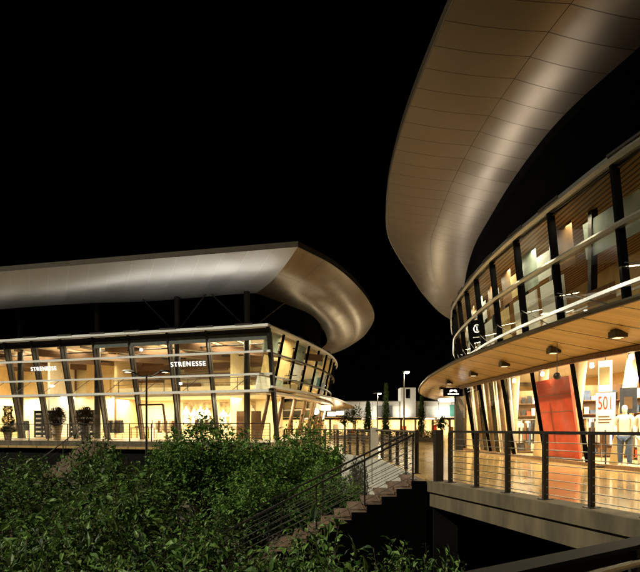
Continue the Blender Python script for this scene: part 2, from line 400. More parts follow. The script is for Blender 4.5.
# near landing with its handrail (bottom right corner)
ra, rb2 = V((.1,1.52,0)), V((4.35,4.02,0)); rd = (rb2-ra).normalized(); rn = V((-rd.y, rd.x, 0))
t = thing('landing_railing', (1.6,2.4,-.45), 'dark flat handrail with a shiny round rod right in front at bottom right', 'railing')
m = MB(); m.beam(ra+V((0,0,.565)), rb2+V((0,0,.565)), .10, .02); m.build('top_rail', M['deadrail'], t)
m = MB(); m.tube([ra+V((0,0,.495))-rn*.05, rb2+V((0,0,.495))-rn*.05], .017, 10); m.build('round_rod', M['steel'], t)
m = MB(); m.beam(ra+V((0,0,.49))+rn*.02, rb2+V((0,0,.49))+rn*.02, .012, .09); m.build('side_plate', M['deadrail'], t)
for q in (.05,.33,.62,.95):
    p = ra.lerp(rb2, q); m = MB(); m.obox(p+rn*.02, rd, .03, .02, -.45, .54); m.build('post', M['rail'], t)
b = MB(); q0 = ra-rd*3+rn*.12; q1 = rb2+rn*.12
b.prism([(q.x,q.y) for q in (q0-rn*3, q1-rn*3, q1, q0)], -.62, -.45); tag(b.build('landing', M['concrete']), kind='structure')

# ================================================================== RIGHT BUILDING
R = thing('round_store', (12,22,0), 'large curved two storey shop with sweeping bronze roof and wood canopy on the right', 'building')
rim = curve([V((x,y,0)) for x, y in ((9.9,-2),(8.6,2),(7.5,6.5),(6.66,10.4),(6.08,13.8),(5.6,19.5),(5.65,23.6),(5.95,28),(6.95,35),(8.4,41),(11.5,48.5),(15.5,54))], 90)
gtop = curve([V((x,y,0)) for x, y in ((11.4,-2),(10.3,2),(9.1,6.5),(8.05,10.5),(7.55,13.0),(7.25,15),(7.05,18.3),(6.85,21.6),(6.72,25.0))], 60)
gin = gtop + curve([V((x,y,0)) for x, y in ((6.9,25.3),(8.6,30),(11,36),(13.4,41.5),(17,49))], 31)[1:]
def resamp(c, n):
    L = [0]
    for i in range(1, len(c)): L.append(L[-1]+(c[i]-c[i-1]).length)
    out = []; j = 0
    for k in range(n):
        q = L[-1]*k/(n-1)
        while j < len(L)-2 and L[j+1] < q: j += 1
        out.append(c[j].lerp(c[j+1], (q-L[j])/max(1e-9, L[j+1]-L[j])))
    return out
def match(c, ref):   # for each point of ref the nearest-height-Y point along c (monotone in y)
    out = []; d = resamp(c, 800)
    for p in ref: out.append(min(d, key=lambda q: abs(q.y-p.y*d[-1].y/ref[-1].y if p.y > 26 else q.y-p.y)))
    return out
gm = resamp(gin, 90)
ZR, ZG = 3.78, 3.1
m = MB(); m.grid([[V((p.x+(q.x-p.x)*f, p.y+(q.y-p.y)*f, ZR+(ZG-ZR)*f)) for p, q in zip(rim, gm)] for f in (0,.33,.66,1)])
canopy = m.build('canopy_soffit', M['wood_soffit'], R, smooth=True)
m = MB(); m.sweep(path(rim, ZR, 1), [(-.03,-.02),(.05,-.02),(.07,.05),(.04,.11),(-.03,.11)]); m.build('canopy_edge', M['bronze'], canopy)
m = MB(); m.grid([at_z(rim, ZR+.1), at_z(offset(rim, -2.2, 1), ZR+.22)]); m.build('canopy_top', M['dark'], canopy)
m = MB(); m.sweep(path(gtop, ZG, 1), [(-.05,-.13),(.07,-.13),(.07,.0),(-.05,.0)]); m.build('head_beam', M['timber'], R)

def bays(c, n): return resamp(c, n+1)
LEAN = .5
gbase = offset(gtop, -LEAN, 1)
NB = 12
YB = [-2,.4,2.75,5.1,7.45,9.8,12.15,14.5,16.85,19.2,21.5,23.3,25]; NB = len(YB)-1
gd = resamp(gtop, 600); gdb = offset(gd, -LEAN, 1)
bt = [min(gd, key=lambda q: abs(q.y-y)) for y in YB]; bb = [gdb[gd.index(q)] for q in bt]
gN = normals(bt, 1)
for k in range(NB):
    m = MB(); m.quad(bb[k]+V((0,0,.1)), bb[k+1]+V((0,0,.1)), bt[k+1]+V((0,0,ZG-.13)), bt[k]+V((0,0,ZG-.13))); m.build('window', M['glass'], R)
for k in range(NB+1):
    m = MB(); m.beam(bb[k]+V((0,0,0)), bt[k]+V((0,0,ZG-.14)), .06, .11, side=V((-gN[k].y, gN[k].x, 0))); m.build('mullion', M['black'], R)
m = MB(); m.sweep(path(gbase, 0, 1), [(-.06,0),(.08,0),(.08,.1),(-.06,.1)]); m.build('sill', M['timber'], R)
# cream leaning columns just inside the ground floor glass
cin = offset(gbase, -.9, 1); ct = offset(gtop, -.9, 1); c0, c1 = bays(cin, NB), bays(ct, NB)
for k in range(2, NB):
    f0 = c0[k].lerp(c0[k+1 if k < NB else k], .45); f1 = c1[k-1].lerp(c1[k], .8)
    m = MB(); m.tube([f0+V((0,0,.02)), f1+V((0,0,ZG+.4))], .17, 12); m.build('column', M['cream'], R, smooth=True)
# entrance cluster near the corner: bare pipes and a dark post
for k, yy in enumerate((19.9,20.3,20.8,21.2,21.6,22.1,22.6,23.0,23.5,24.0,24.5)):
    g0 = min(resamp(gbase, 300), key=lambda q: abs(q.y-yy)); g1 = min(resamp(gtop, 300), key=lambda q: abs(q.y-yy+.5))
    m = MB(); m.tube([V((g0.x+.35,g0.y,.0)), V((g1.x+.3,g1.y,ZG+.3))], .09 if k % 3 else .05, 10); m.build('pipe_column', M[('bsteel','black','timber')[k % 3]], R, smooth=True)
m = MB(); m.obox((6.98,25.1),(0,1),.14,.2,0,ZG+.1); m.build('corner_post', M['dark'], R)
# shell of the ground floor
m = MB(); bw = offset(gbase, -5.2, 1); m.grid([at_z(bw, 0), at_z(bw, 3.7)]); m.build('rear_wall', M['ochre'], R)
m = MB(); m.grid([at_z(offset(gtop,-.06,1), 3.35), at_z(offset(gtop,-7,1), 3.45)]); m.build('shop_ceiling', M['white'], R)
m = MB(); m.grid([at_z(offset(gbase,-.07,1), .02), at_z(offset(gbase,-7,1), .02)]); m.build('shop_floor', M['warmfloor'], R)
m = MB(); e0 = gbase[-1]; e1 = V((13.5,27.5,0)); m.beam(e0+V((.1,.15,1.65)), e1+V((0,0,1.65)), .2, 3.3); m.build('end_wall', M['ochre'], R)
m = MB(); m.beam(V((14.5,-2,1.8)), V((10.2,-2.4,1.8)), .2, 3.6); m.build('end_wall', M['ochre'], R)
# partition fins inside the shop
for k, (yy, mt) in enumerate(((22.2,'ochre'),)):
    g = min(resamp(gbase, 300), key=lambda q: abs(q.y-yy)); m = MB(); m.box(g.x+2.6, g.x+5.1, yy-.08, yy+.08, .03, 3.3); m.build('partition', M[mt], R)

# upper storey
ZE, ZL = 7.5, 3.98
eave = curve([V((x,y,0)) for x, y in ((11.3,-2),(9.8,2),(8.2,6.8),(7.05,10.9),(6.66,13.9),(6.45,16.5),(6.4,18.7),(6.47,20.8),(6.82,24.8),(7.45,28),(9.56,35),(12.6,39.6),(17,43),(22,44))], 110)
ulow = offset(eave, -.38, 1)
YU = [-2,1,3.6,6.3,9.0,11.75,14.4,16.5,18.7,20.8,22.6,24.4,26.2,28,30.3,32.6,35]
ed = resamp(eave, 900); edl = offset(ed, -.38, 1)
ei = [min(range(900), key=lambda i: abs(ed[i].y-y)) for y in YU]; ei += [ei[-1]+int((899-ei[-1])*k/7) for k in range(1, 8)]
et = [ed[i] for i in ei]; eb = [edl[i] for i in ei]; NU = len(ei)-1; eN = [normals(ed, 1)[i] for i in ei]
def on_face(k, f, z):   # point on the leaning upper glass between mullions
    a = et[k].lerp(et[k+1], f); c = eb[k].lerp(eb[k+1], f); w = (z-ZL)/(ZE-ZL); p = c.lerp(a, w); return V((p.x, p.y, z))
for k in range(NU):
    m = MB(); m.quad(on_face(k,0,ZL), on_face(k,1,ZL), on_face(k,1,7.25), on_face(k,0,7.25)); m.build('window', M['glass_dark' if et[k].y < 14 else 'glass_side'], R)
for k in range(NU+1):
    m = MB(); m.beam(eb[k]+V((0,0,ZL)), V((*(eb[k].lerp(et[k], .94)).xy, 7.28)), .09, .2, side=V((-eN[k].y, eN[k].x, 0))); m.build('mullion', M['black'], R)
def ring(z, prof, name, mt, sgn=1):
    w = (z-ZL)/(ZE-ZL); c = [a.lerp(q, w) for a, q in zip(ulow, eave)]
    m = MB(); m.sweep(path(c, z, 1), prof); return m.build(name, M[mt], R, smooth=False)
ring(7.28, [(-.3,0),(.10,0),(.16,.08),(.16,.2),(.08,.24),(-.3,.24)], 'eave_rail', 'steel')
ring(5.78, [(.03,0),(.16,0),(.2,.07),(.16,.14),(.03,.14)], 'glazing_rail', 'steel')
ring(4.42, [(.03,0),(.13,0),(.13,.09),(.03,.09)], 'glazing_rail', 'bsteel')
for k in range(NU):   # slim tie rods across the lower lights
    m = MB(); a = on_face(k,.05,4.0); c = on_face(k,.95,4.95); n_ = eN[k]*.12; m.tube([a+n_, c+n_], .014, 5); m.build('tie_rod', M['rail'], R)
m = MB(); m.grid([at_z(offset(eave,-.05,1), 7.2), at_z(offset(eave,-6,1), 7.2)]); m.build('upper_ceiling', M['slats'], R)
m = MB(); m.grid([at_z(offset(ulow,-.05,1), 3.96), at_z(offset(ulow,-6,1), 3.96)]); m.build('upper_floor', M['warmfloor'], R)
m = MB(); w_ = offset(eave,-4.6,1); m.grid([at_z(w_, 3.96), at_z(w_, 7.2)]); m.build('upper_rear_wall', M['ochre'], R)
m = MB(); m.grid([at_z(offset(eave,-.1,1), 7.5), at_z(offset(eave,-4.5,1), 7.5)]); m.build('terrace_ledge', M['dark'], R)
# inner beams, columns and half drawn blinds of the upper storey, with grey reflection panes
for k in range(1, NU, 1):
    a = on_face(k,.5,5.6); 
    m = MB(); q = et[k]-eN[k]*1.3; m.beam(V((q.x,q.y,3.97)), V((q.x-.25,q.y-.5,7.19)), .18, .18, side=V((0,1,0))); m.build('column', M['dark'], R)
def upane(k, z0, z1, f0, f1, mt, dep):
    o_ = -eN[k]*dep; m = MB(); m.quad(on_face(k,f0,z0)+o_, on_face(k,f1,z0)+o_, on_face(k,f1,z1)+o_, on_face(k,f0,z1)+o_); m.build('blind', M[mt], R)
for k in range(3, 15):
    far = et[k].y > 14
    upane(k, 3.99, 4.40, .06, .96, 'blind_c' if k % 3 else 'blind_w', .35)
    if far:
        upane(k, 4.5, 5.76, (.3,.08,.22)[k % 3], .97, ('blind_w','blind_w','blind_c')[k % 3], .62)
        upane(k, 5.92, 7.18, .06, .55, ('blind_b','blind_g','blind_b')[k % 3], .7)
        upane(k, 5.92, 6.7, .6, .97, ('blind_w','blind_c','blind_w')[k % 3], .6)
    else:
        upane(k, 5.95, 6.95, .12, .95, 'blind_g', .9); upane(k, 4.5, 5.0, .5, .95, 'blind_b', .8)  # grey pane stands in for reflections on the near top glass
    for z in (4.62, 4.9):
        a, c = on_face(k,.08,z)-eN[k]*1.6, on_face(k,.9,z)-eN[k]*1.6; m = MB(); m.beam(a, c, .06, .06); m.build('shelf_rail', M['bsteel'], R)
# roof: curved soffit of three bands, dark clerestory, slab above
ro = curve([V((x,y,11.6)) for x, y in ((6.5,-3),(4.7,4),(3.75,9),(3.27,12.3),(2.95,15.9),(2.87,18.9),(3.0,22.1),(3.55,26.5),(4.5,29.8),(6.2,34.3),(8.4,40),(11.7,46.9),(16,53))], 120)
rs = curve([V((x*.969,y*.969,10.5)) for x, y in ((9.2,-3),(7.2,4),(6.2,9),(5.72,11.4),(5.45,13.3),(5.2,16.3),(5.22,20),(5.55,24.3),(5.9,26.8),(7.4,32.4),(9.5,38),(13,45),(18,50.5))], 120)
ri = curve([V((x,y,10.1)) for x, y in ((11.9,-3),(9.5,4),(8.3,9),(7.55,11.9),(7.02,14.6),(7.0,17.8),(7.3,21.5),(7.7,25),(8.7,29.8),(10.1,35),(12.3,40.5),(16,46),(20,49.5))], 120)
rows = []
for i, (A, B_) in enumerate(((ro, rs), (rs, ri))):
    for f in (0,.2,.4,.6,.8): rows.append([a.lerp(c, f)-V((0,0,.05*sin(pi*f))) for a, c in zip(A, B_)])
rows.append(ri)
m = MB(); m.grid(rows); roofR = m.build('roof_soffit', M['bronze_soffit'], R, smooth=True)
m = MB(); m.sweep(list(zip(ro, normals(ro, 1))), [(-.06,.0),(.03,.0),(.03,.26),(-.06,.26)]); m.build('roof_edge', M['bronze'], roofR)
m = MB(); m.grid([[p+V((0,0,.26)) for p in ro], [V((p.x+9,p.y+1,13)) for p in ro]]); m.build('roof_top', M['dark'], roofR)
m = MB(); cl = offset(at_z(ri,0), -.25, 1); m.grid([at_z(cl, 7.5), at_z(cl, 11.4)]); m.build('clerestory', M['black'], R)
m = MB(); m.sweep(list(zip(ri, normals(ri, 1))), [(-.25,-.02),(.02,-.02),(.02,.1),(-.25,.1)]); m.build('soffit_trim', M['black'], roofR)

# box downlights under the canopy
def soff(Y, f):
    i = min(range(90), key=lambda i: abs((rim[i].lerp(gm[i], f)).y-Y)); p = rim[i].lerp(gm[i], f); return V((p.x,p.y,ZR+(ZG-ZR)*f))
for Y in (6.6,9.2,11.8,14.6,17.6,20.8,24.2,28):
    p = soff(Y, .56); m = MB(); m.obox(p, (0,1), .15,.15, p.z-.14, p.z+.02); dlt = m.build('downlight', M['bronze'], R)
    m = MB(); m.obox(p, (0,1), .09,.09, p.z-.146, p.z-.141); m.build('lamp_glass', M['lamp'], dlt)
    light('downlight_lamp', 'SPOT', (p.x,p.y,p.z-.2), 210, (1,.76,.38), .1, direction=(0,0,-1), angle=120, blend=.8)
p = soff(36, .5); m = MB(); m.lathe((9.3,36.5,3.06), [(.5,-.04),(.66,.04),(.66,.16),(.5,.2)], 24); dr = m.build('ceiling_drum', M['drum'], R, smooth=False)

# ------------------------------------------------------------------ signs on the right building
t = thing('hanging_sign', (6.4,24,2.6), 'small black hanging sign with white emblem under the tip of the wood canopy', 'sign')
m = MB(); m.box(5.92,6.84,23.95,24.05,2.62,3.02); m.build('board', M['black'], t)
m = MB()
for s_ in (-1,1):
    m.tube([V((6.38+s_*.16*(1-q/6),23.94,2.88+.05*sin(q/6*pi))) for q in range(7)], .018, 6)
m.tube([(6.2,23.94,2.83),(6.3,23.94,2.86),(6.38,23.94,2.9),(6.46,23.94,2.86),(6.56,23.94,2.83)], .02, 6)
m.build('emblem', M['letters'], t)
m = MB()
for i in range(6): m.box(6.12+i*.09,6.19+i*.09,23.932,23.945,2.7,2.75)
m.build('lettering', M['letters'], t)
for x in (6.05,6.7):
    m = MB(); m.tube([(x,24,3.02),(x,24,3.6)], .012, 6); m.build('hanger', M['rail'], t)

def text_mesh(name, txt, size, mt, origin, xdir, zdir=(0,0,1), depth=.012, parent=None, spacing=1, align='CENTER', xs=1):
    cu = bpy.data.curves.new(name, 'FONT'); cu.body = txt; cu.size = size; cu.extrude = depth; cu.align_x = align; cu.align_y = 'CENTER'; cu.space_character = spacing
    o = bpy.data.objects.new(name, cu); COL.objects.link(o)
    bpy.context.view_layer.update()
    me = bpy.data.meshes.new_from_object(o.evaluated_get(bpy.context.evaluated_depsgraph_get())); bpy.data.objects.remove(o); bpy.data.curves.remove(cu)
    x = V(xdir).normalized(); z = V(zdir).normalized(); n_ = x.cross(z)
    me.transform(Matrix.Scale(xs, 4, (1,0,0))); me.transform(Matrix((x, z, n_)).transposed().to_4x4()); me.transform(Matrix.Translation(V(origin)))
    root = parent
    while root is not None and root.parent: root = root.parent
    off = V(ROOTLOC.get(root.name, (0,0,0))) if root else V((0,0,0))
    me.transform(Matrix.Translation(-off))
    me.name = name; me.materials.clear(); me.materials.append(mt)
    q = bpy.data.objects.new(name, me); COL.objects.link(q); q.parent = parent
    return q
# logo board behind the upper glass
lc = px(477,331,21.75); ax = V((.93,-.37,0)).normalized(); ln = V((-.37,-.93,0)).normalized()
t = thing('logo_board', (lc.x,lc.y,4.7), 'black board with white ringed emblem behind the upper window of the right building', 'sign')
m = MB(); m.obox(lc, ax, .25, .02, lc.z-.48, lc.z+.48); m.build('board', M['black'], t)
cc = lc+ln*.03+V((0,0,.1)); m = MB()
m.tube([cc+ax*cos(a)*.13+V((0,0,sin(a)*.17)) for a in [2*pi*i/20 for i in range(21)]], .022, 6)
m.tube([cc+V((0,0,.09)), cc+V((0,0,-.06)), cc+ax*.05+V((0,0,-.07))], .02, 6); m.build('emblem', M['sign_glow'], t)  # emblem glows on its own because no lamp reaches its front
m = MB(); cc = lc+ln*.025+V((0,0,-.28))
for i in range(6): m.beam(cc+ax*(-.16+.055*i), cc+ax*(-.125+.055*i), .01, .04)
m.build('lettering', M['white'], t)
m = MB(); m.tube([lc+V((0,0,.48)), V((lc.x,lc.y,7.18))], .01, 5); m.build('hanger', M['rail'], t)

# ------------------------------------------------------------------ goods in the right shop window
def gp(Y, d, z=0):   # point d metres inside the ground glass
    g = min(resamp(gbase, 400), key=lambda q: abs(q.y-Y)); return V((g.x+d*.97, g.y+d*.1, z))
a, c = gp(15.7,.5), gp(17.8,.5)
t = thing('promotion_board', (a.x,16.2,.03), 'tall bright red display panel standing in the lit right shop window', 'display board')
m = MB(); m.hexa([V((a.x,a.y,.12)), V((c.x,c.y,.12)), V((c.x+.06,c.y,.12)), V((a.x+.06,a.y,.12)), V((a.x-.35,a.y,2.75)), V((c.x-.35,c.y,2.75)), V((c.x-.29,c.y,2.75)), V((a.x-.29,a.y,2.75))]); m.build('panel', M['red'], t)
m = MB()
for z in (.9,1.65,2.2): 
    s_ = .35*(z-.12)/2.63; m.beam(V((a.x-s_-.012,a.y,z)), V((c.x-s_-.012,c.y,z)), .015, .02)
m.build('seam', M['timber'], t)
m = MB(); m.obox(((a.x+c.x)/2+.05,(a.y+c.y)/2),(a.x-c.x,a.y-c.y),.9,.15,.03,.12); m.build('foot', M['dark'], t)
# white banner and the 501 poster
pb = gp(13.1,.75); pdir = (gp(12.6,.75)-gp(13.6,.75)).normalized(); fx = V((pdir.x,pdir.y,0));  fx = V((.75,-.66,0)).normalized(); fn = V((-.66,-.75,0)).normalized()
pb = V((7.96,13.95,0))
t = thing('banner', (pb.x,pb.y,2.0), 'narrow white glowing banner hanging above the number poster', 'banner')
m = MB(); m.obox(pb, fx, .17, .02, 2.12, 2.98); m.build('cloth', M['sign_glow'], t)  # cloth itself emits; no lamp stands behind it
m = MB(); m.obox(pb-V((.03,.015,0)), fx, .13, .012, 2.3, 2.8); m.build('print', M['blind_c'], t)
m = MB(); m.tube([pb+V((0,0,2.98)), pb+V((0,0,3.35))], .01, 6); m.build('cord', M['rail'], t)
pb2 = V((7.94,13.9,0)); 
t = thing('number_poster', (pb2.x,pb2.y,.03), 'white poster with large red number beside the mannequins in the right window', 'poster')
m = MB(); m.obox(pb2, fx, .24, .02, 1.0, 2.08); m.build('sheet', M['white'], t)
text_mesh('number', '501', .52, M['red'], pb2+fn*.03+V((0,0,1.78)), fx, parent=t, depth=.005, xs=.5)
m = MB()
for i in range(3): 
    q = pb2+fn*.028; m.beam(q-fx*.18+V((0,0,1.42-.08*i)), q+fx*(.1+.05*(i%2))+V((0,0,1.42-.08*i)), .008, .03)
m.build('small_print', M['timber'], t)
m = MB(); m.obox(pb2, fx, .02, .02, .03, 1.05); m.obox(pb2, fx, .25, .18, .03, .05); m.build('stand', M['dark'], t)
# round dark portrait board
pb3 = V((8.42,13.65,0))
t = thing('portrait_board', (pb3.x,pb3.y,1.4), 'dark portrait board on the wall right of the number poster', 'picture')
m = MB(); m.obox(pb3, fx, .2, .02, 1.5, 2.2); m.build('board', M['navy'], t)
m = MB(); m.obox(pb3+fn*.022, fx, .1, .004, 1.62, 1.95); m.build('print', M['blind_b'], t)
m = MB(); m.tube([pb3+V((0,0,.03)), pb3+V((0,0,1.6))], .02, 8); m.build('pole', M['dark'], t)

# mannequins: one continuous skinned body each, with clothing as a child
def skinned(name, joints, edges, mt, parent, lv=2):
    me = bpy.data.meshes.new(name); me.from_pydata([j[:3] for j in joints], edges, [])
    o = bpy.data.objects.new(name, me); COL.objects.link(o)
    sk = o.modifiers.new('skin', 'SKIN'); sk.use_smooth_shade = True
    for i, j in enumerate(joints): me.skin_vertices[0].data[i].radius = (j[3], j[4] if len(j) > 4 else j[3])
    me.skin_vertices[0].data[0].use_root = True
    sb = o.modifiers.new('sub', 'SUBSURF'); sb.levels = lv; sb.render_levels = lv
    bpy.context.view_layer.update()
    m2 = bpy.data.meshes.new_from_object(o.evaluated_get(bpy.context.evaluated_depsgraph_get())); bpy.data.objects.remove(o)
    m2.name = name; m2.materials.clear(); m2.materials.append(mt)
    for p in m2.polygons: p.use_smooth = True
    q = bpy.data.objects.new(name, m2); COL.objects.link(q); q.parent = parent; return q
def mannequin(loc, rz, label, arm=1, top='cloth', legs='denim', first=None):
    t = thing('mannequin', loc, label, 'mannequin', 'mannequins in the right shop window'); t.rotation_euler = (0,0,rz); t.scale = (.94,.94,.94)
    J = [(0,0,.95,.15,.11),(0,.01,1.12,.13,.095),(0,.0,1.32,.16,.1),(0,.01,1.45,.1,.08),(0,.0,1.54,.05),(0,-.025,1.61,.07,.085),(0,-.015,1.72,.085,.105),(0,-.01,1.80,.06,.07),
         (.18,.0,1.43,.055),(.25,.03*arm,1.17,.042),(.24,-.12*arm,.95,.033),(.24,-.17*arm,.86,.025),
         (-.19,.0,1.43,.055),(-.26,.05,1.18,.042),(-.2,-.1,.98,.033),(-.17,-.15,.9,.025),
         (.1,.0,.86,.09),(.11,-.03,.5,.06),(.12,.02,.1,.04),(.12,-.12,.04,.035),
         (-.1,.0,.86,.09),(-.12,.02,.5,.06),(-.13,.06,.1,.04),(-.14,-.08,.04,.035)]
    E = [(0,1),(1,2),(2,3),(3,4),(4,5),(5,6),(6,7)]+[(a if a in (0,3) else a+1, b_+1) for a, b_ in [(3,7),(7,8),(8,9),(9,10),(3,11),(11,12),(12,13),(13,14),(0,15),(15,16),(16,17),(17,18),(0,19),(19,20),(20,21),(21,22)]]
    skinned('body', J, E, M['skinw'], t)
    T = [(0,0,.88,.18,.14),(0,.01,1.1,.155,.12),(0,0,1.32,.185,.125),(0,.01,1.47,.11,.09),(.2,0,1.43,.075),(.255,.03*arm,1.17,.06),(.245,-.1*arm,.98,.048),(-.2,0,1.43,.075),(-.265,.05,1.18,.06),(-.205,-.09,1.0,.048)]
    skinned('shirt', T, [(0,1),(1,2),(2,3),(3,4),(4,5),(5,6),(3,7),(7,8),(8,9)], M[top], t)
    Lg = [(0,0,.93,.165,.125),(.1,0,.84,.108),(.112,-.03,.5,.082),(.122,.02,.1,.066),(-.1,0,.84,.108),(-.122,.02,.5,.082),(-.132,.06,.1,.066)]
    skinned('trousers', Lg, [(0,1),(1,2),(2,3),(0,4),(4,5),(5,6)], M[legs], t)
    m = MB(); m.lathe((0,0,0), [(.2,0),(.2,.02)], 20)
    o = m.build('base', M['steel'], None); ROOTLOC.pop(o.name, None); o.parent = t
    return t
mannequin((8.45,13.0,.03), radians(-52), 'pale clothed mannequin nearest the right picture edge behind the shop glass', 1, 'skinw', 'cloth')
mannequin((8.26,13.55,.03), radians(-45), 'pale mannequin in blue trousers standing just right of the number poster', -1, 'skinw', 'denim')
mannequin((8.9,13.7,.03), radians(-60), 'cream clothed mannequin standing farther back between the other two mannequins', 1, 'cloth', 'cloth')
# clothes rails deeper in the shop
def clothes_rail(loc, ang, label, n, cols):
    t = thing('clothes_rail', loc, label, 'clothes rail', 'clothes rails in the right shop')
    ax = V((cos(ang), sin(ang), 0)); L_ = V(loc)
    m = MB(); m.tube([L_-ax*.7, L_-ax*.7+V((0,0,1.4)), L_+ax*.7+V((0,0,1.4)), L_+ax*.7], .018, 8); m.build('frame', M['steel'], t)
    for i in range(n):
        c = L_+ax*(-.6+1.2*i/(n-1)); w = .2+.04*random.random(); h = .75+.25*random.random(); an = ang+pi/2+random.uniform(-.15,.15); q = V((cos(an), sin(an), 0))
        m = MB(); k = []
        top = c+V((0,0,1.36))
        m.hexa([c+q*-w*1.1-ax*.03+V((0,0,1.36-h)), c+q*w*1.1-ax*.03+V((0,0,1.36-h)), c+q*w*1.1+ax*.03+V((0,0,1.36-h)), c-q*w*1.1+ax*.03+V((0,0,1.36-h)),
                c-q*w-ax*.02+V((0,0,1.27)), c+q*w-ax*.02+V((0,0,1.27)), c+q*w+ax*.02+V((0,0,1.27)), c-q*w+ax*.02+V((0,0,1.27))])
        m.tube([top+V((0,0,.04)), top-V((0,0,.09))], .012, 5)
        m.build('garment', M[cols[i % len(cols)]], t)
    return t
VA = math.atan2(-.38, .92)
clothes_rail((8.35,19.9,.03), VA, 'clothes rail of dark and pale garments left of the red board near the entrance pipes', 9, ['navy','cloth','white','blind_b','denim'])
clothes_rail((9.75,15.9,.03), VA, 'clothes rail of mixed garments directly behind the mannequins', 10, ['blind_b','white','navy','blind_c','red'])
clothes_rail((9.15,16.5,.03), VA, 'clothes rail of pale garments seen between the red board and the number poster', 9, ['white','blind_b','cloth','navy'])
def gondola(x, y, label, cols, w=.8):
    t = thing('shelf_unit', (x,y,.03), label, 'shelf', 'stocked shelves in the right shop'); m = MB(); a_ = V((.92,-.38,0)).normalized(); n_ = V((.38,.92,0)).normalized(); c = V((x,y,0))
    m.obox(c+n_*.2, a_, w, .02, .03, 2.7)
    for z in (.1,.6,1.1,1.6,2.1): m.obox(c, a_, w, .18, z, z+.03)
    for a in (-w,w): m.obox(c+a_*a, a_, .02, .2, .03, 2.7)
    m.build('carcass', M['timber'], t)
    for z in (.13,.63,1.13,1.63,2.13):
        y_ = -w+.06
        while y_ < w-.2:
            q = random.uniform(.1,.24); h = random.uniform(.12,.38); m = MB(); m.obox(c-n_*.02+a_*(y_+q/2), a_, q/2-.01, .13, z, z+h); m.build('stock', M[random.choice(cols)], t); y_ += q+.02
gondola(8.9,21.3,'tall stocked shelves left of the red board, behind the entrance clothes rail',['white','navy','blind_b','cloth','red'])
gondola(10.7,18.3,'tall stocked shelves behind the number poster',['white','denim','blind_b','cloth','navy'], 1.0)
gondola(11.4,16.6,'tall stocked shelves at the right frame edge, behind the mannequins',['white','navy','blind_c','denim','red'], .9)
q_ = px(557,376,13.6); t = thing('globe_lamp', q_, 'small dark globe hanging from the canopy edge in front of the red board', 'pendant')
m = MB(); m.lathe((q_.x,q_.y,q_.z-.1), [(.02,0),(.07,.03),(.1,.1),(.07,.17),(.02,.2)], 16); m.build('globe', M['rail'], t, smooth=True)
m = MB(); m.tube([q_+V((0,0,.09)), V((q_.x,q_.y,3.4))], .01, 6); m.build('cord', M['rail'], t)
# lights of the right shop
for Y, d in ((8,1.8),(11,1.7),(13.4,1.7),(15.8,1.7),(18.2,1.8),(20.6,1.8),(23,1.8)):
    p = gp(Y,d,3.28); light('shop_lamp', 'AREA', p, 360 if Y > 10 else 200, (1,.86,.58), 1.0, 1.6)
def ceiling_spot(p, parent, size=.07):
    m = MB(); m.lathe((p.x,p.y,p.z), [(size*.7,0),(size,.03),(size*.8,.14)], 10); s_ = m.build('ceiling_spot', M['spot'], parent)
for Y, d in ((16.9,.25),(12.9,.3),(14.6,.5),(19.4,.4),(22,.5)): ceiling_spot(gp(Y,d-.35,2.86), R, .06)
light('window_spot', 'SPOT', gp(17,.1,3.0), 120, (1,.82,.5), .05, direction=(.35,-.3,-1), angle=110)
light('window_spot', 'SPOT', gp(13.6,.1,3.0), 90, (1,.88,.66), .05, direction=(.35,-.3,-1), angle=120)
light('window_spot', 'SPOT', V((7.75,12.9,3.0)), 260, (1,.9,.7), .05, direction=(.3,.25,-1), angle=110)
# upper storey lamps (dim) - stronger at the far end
for k in range(3, 16):
    q = et[k]-eN[k]*.5; far = et[k].y > 14
    light('upper_lamp', 'AREA', (q.x,q.y,7.1), 120 if far else 12, (.98,.92,.66) if far else (1,.76,.42), .5, .9)
    q = et[k]-eN[k]*.22; light('upper_lamp', 'AREA', (q.x,q.y,4.9), 22, (1,.82,.5), .1, 1.2, xaxis=(0,1,0))
# uplights on the terrace ledge washing the bronze soffit
for Y, en in ((11.5,2),(14,9),(16.3,34),(18.5,46),(21,30),(23.2,48),(25.8,42),(29.5,24),(33,30),(37,28)):
    i = min(range(110), key=lambda i: abs(eave[i].y-Y)); nr = normals(eave, 1)[i]; p = eave[i]+nr*.12
    tx = V((-nr.y, nr.x, 0))
    m = MB(); m.obox(p, tx, .5, .05, 7.44, 7.5); m.build('uplight', M['dark'], R)
    light('uplight_lamp', 'AREA', (p.x,p.y,7.53), en, (1,.93,.80), 2.3, .16, direction=V((nr.x*.3, nr.y*.3, 1)), xaxis=tx, spread=150)

# ================================================================== LEFT BUILDING
PZ = .3
Lb = thing('corner_store', (-14,40,PZ), 'wide glazed two storey shop with tilted grey roof and rounded corner on the left', 'building')
C = V((-3.2,30.9,0)); ds = V((-.9624,.2716,0)); di_ = V((.2716,.9624,0))
def LP(s, t_, z): p = C+ds*s+di_*t_; return V((p.x,p.y,z))
podium = [(-2.7,27.25),(-44,38.9),(-44,80),(-8,80),(-1.5,68),(.6,56),(.4,46),(-1.2,38),(-2.3,32)]
b = MB(); b.prism(podium, -.02, PZ); tag(b.build('terrace', M['podium']), kind='structure')
e0 = V((-2.7,27.25,0)); e1 = V((-44,38.9,0))
t = thing('terrace_edge', ((e0.x+e1.x)/2,(e0.y+e1.y)/2,-.3), 'straight grey concrete edge under the left terrace railing', 'concrete edge')
m = MB(); m.beam(e0+V((0,-.02,.06)), e1+V((0,-.02,.06)), .14, .5); m.build('fascia', M['concrete'], t)
tdir = (e1-e0).normalized(); tin = V((-tdir.y, tdir.x, 0)); 
if tin.y < 0: tin = -tin
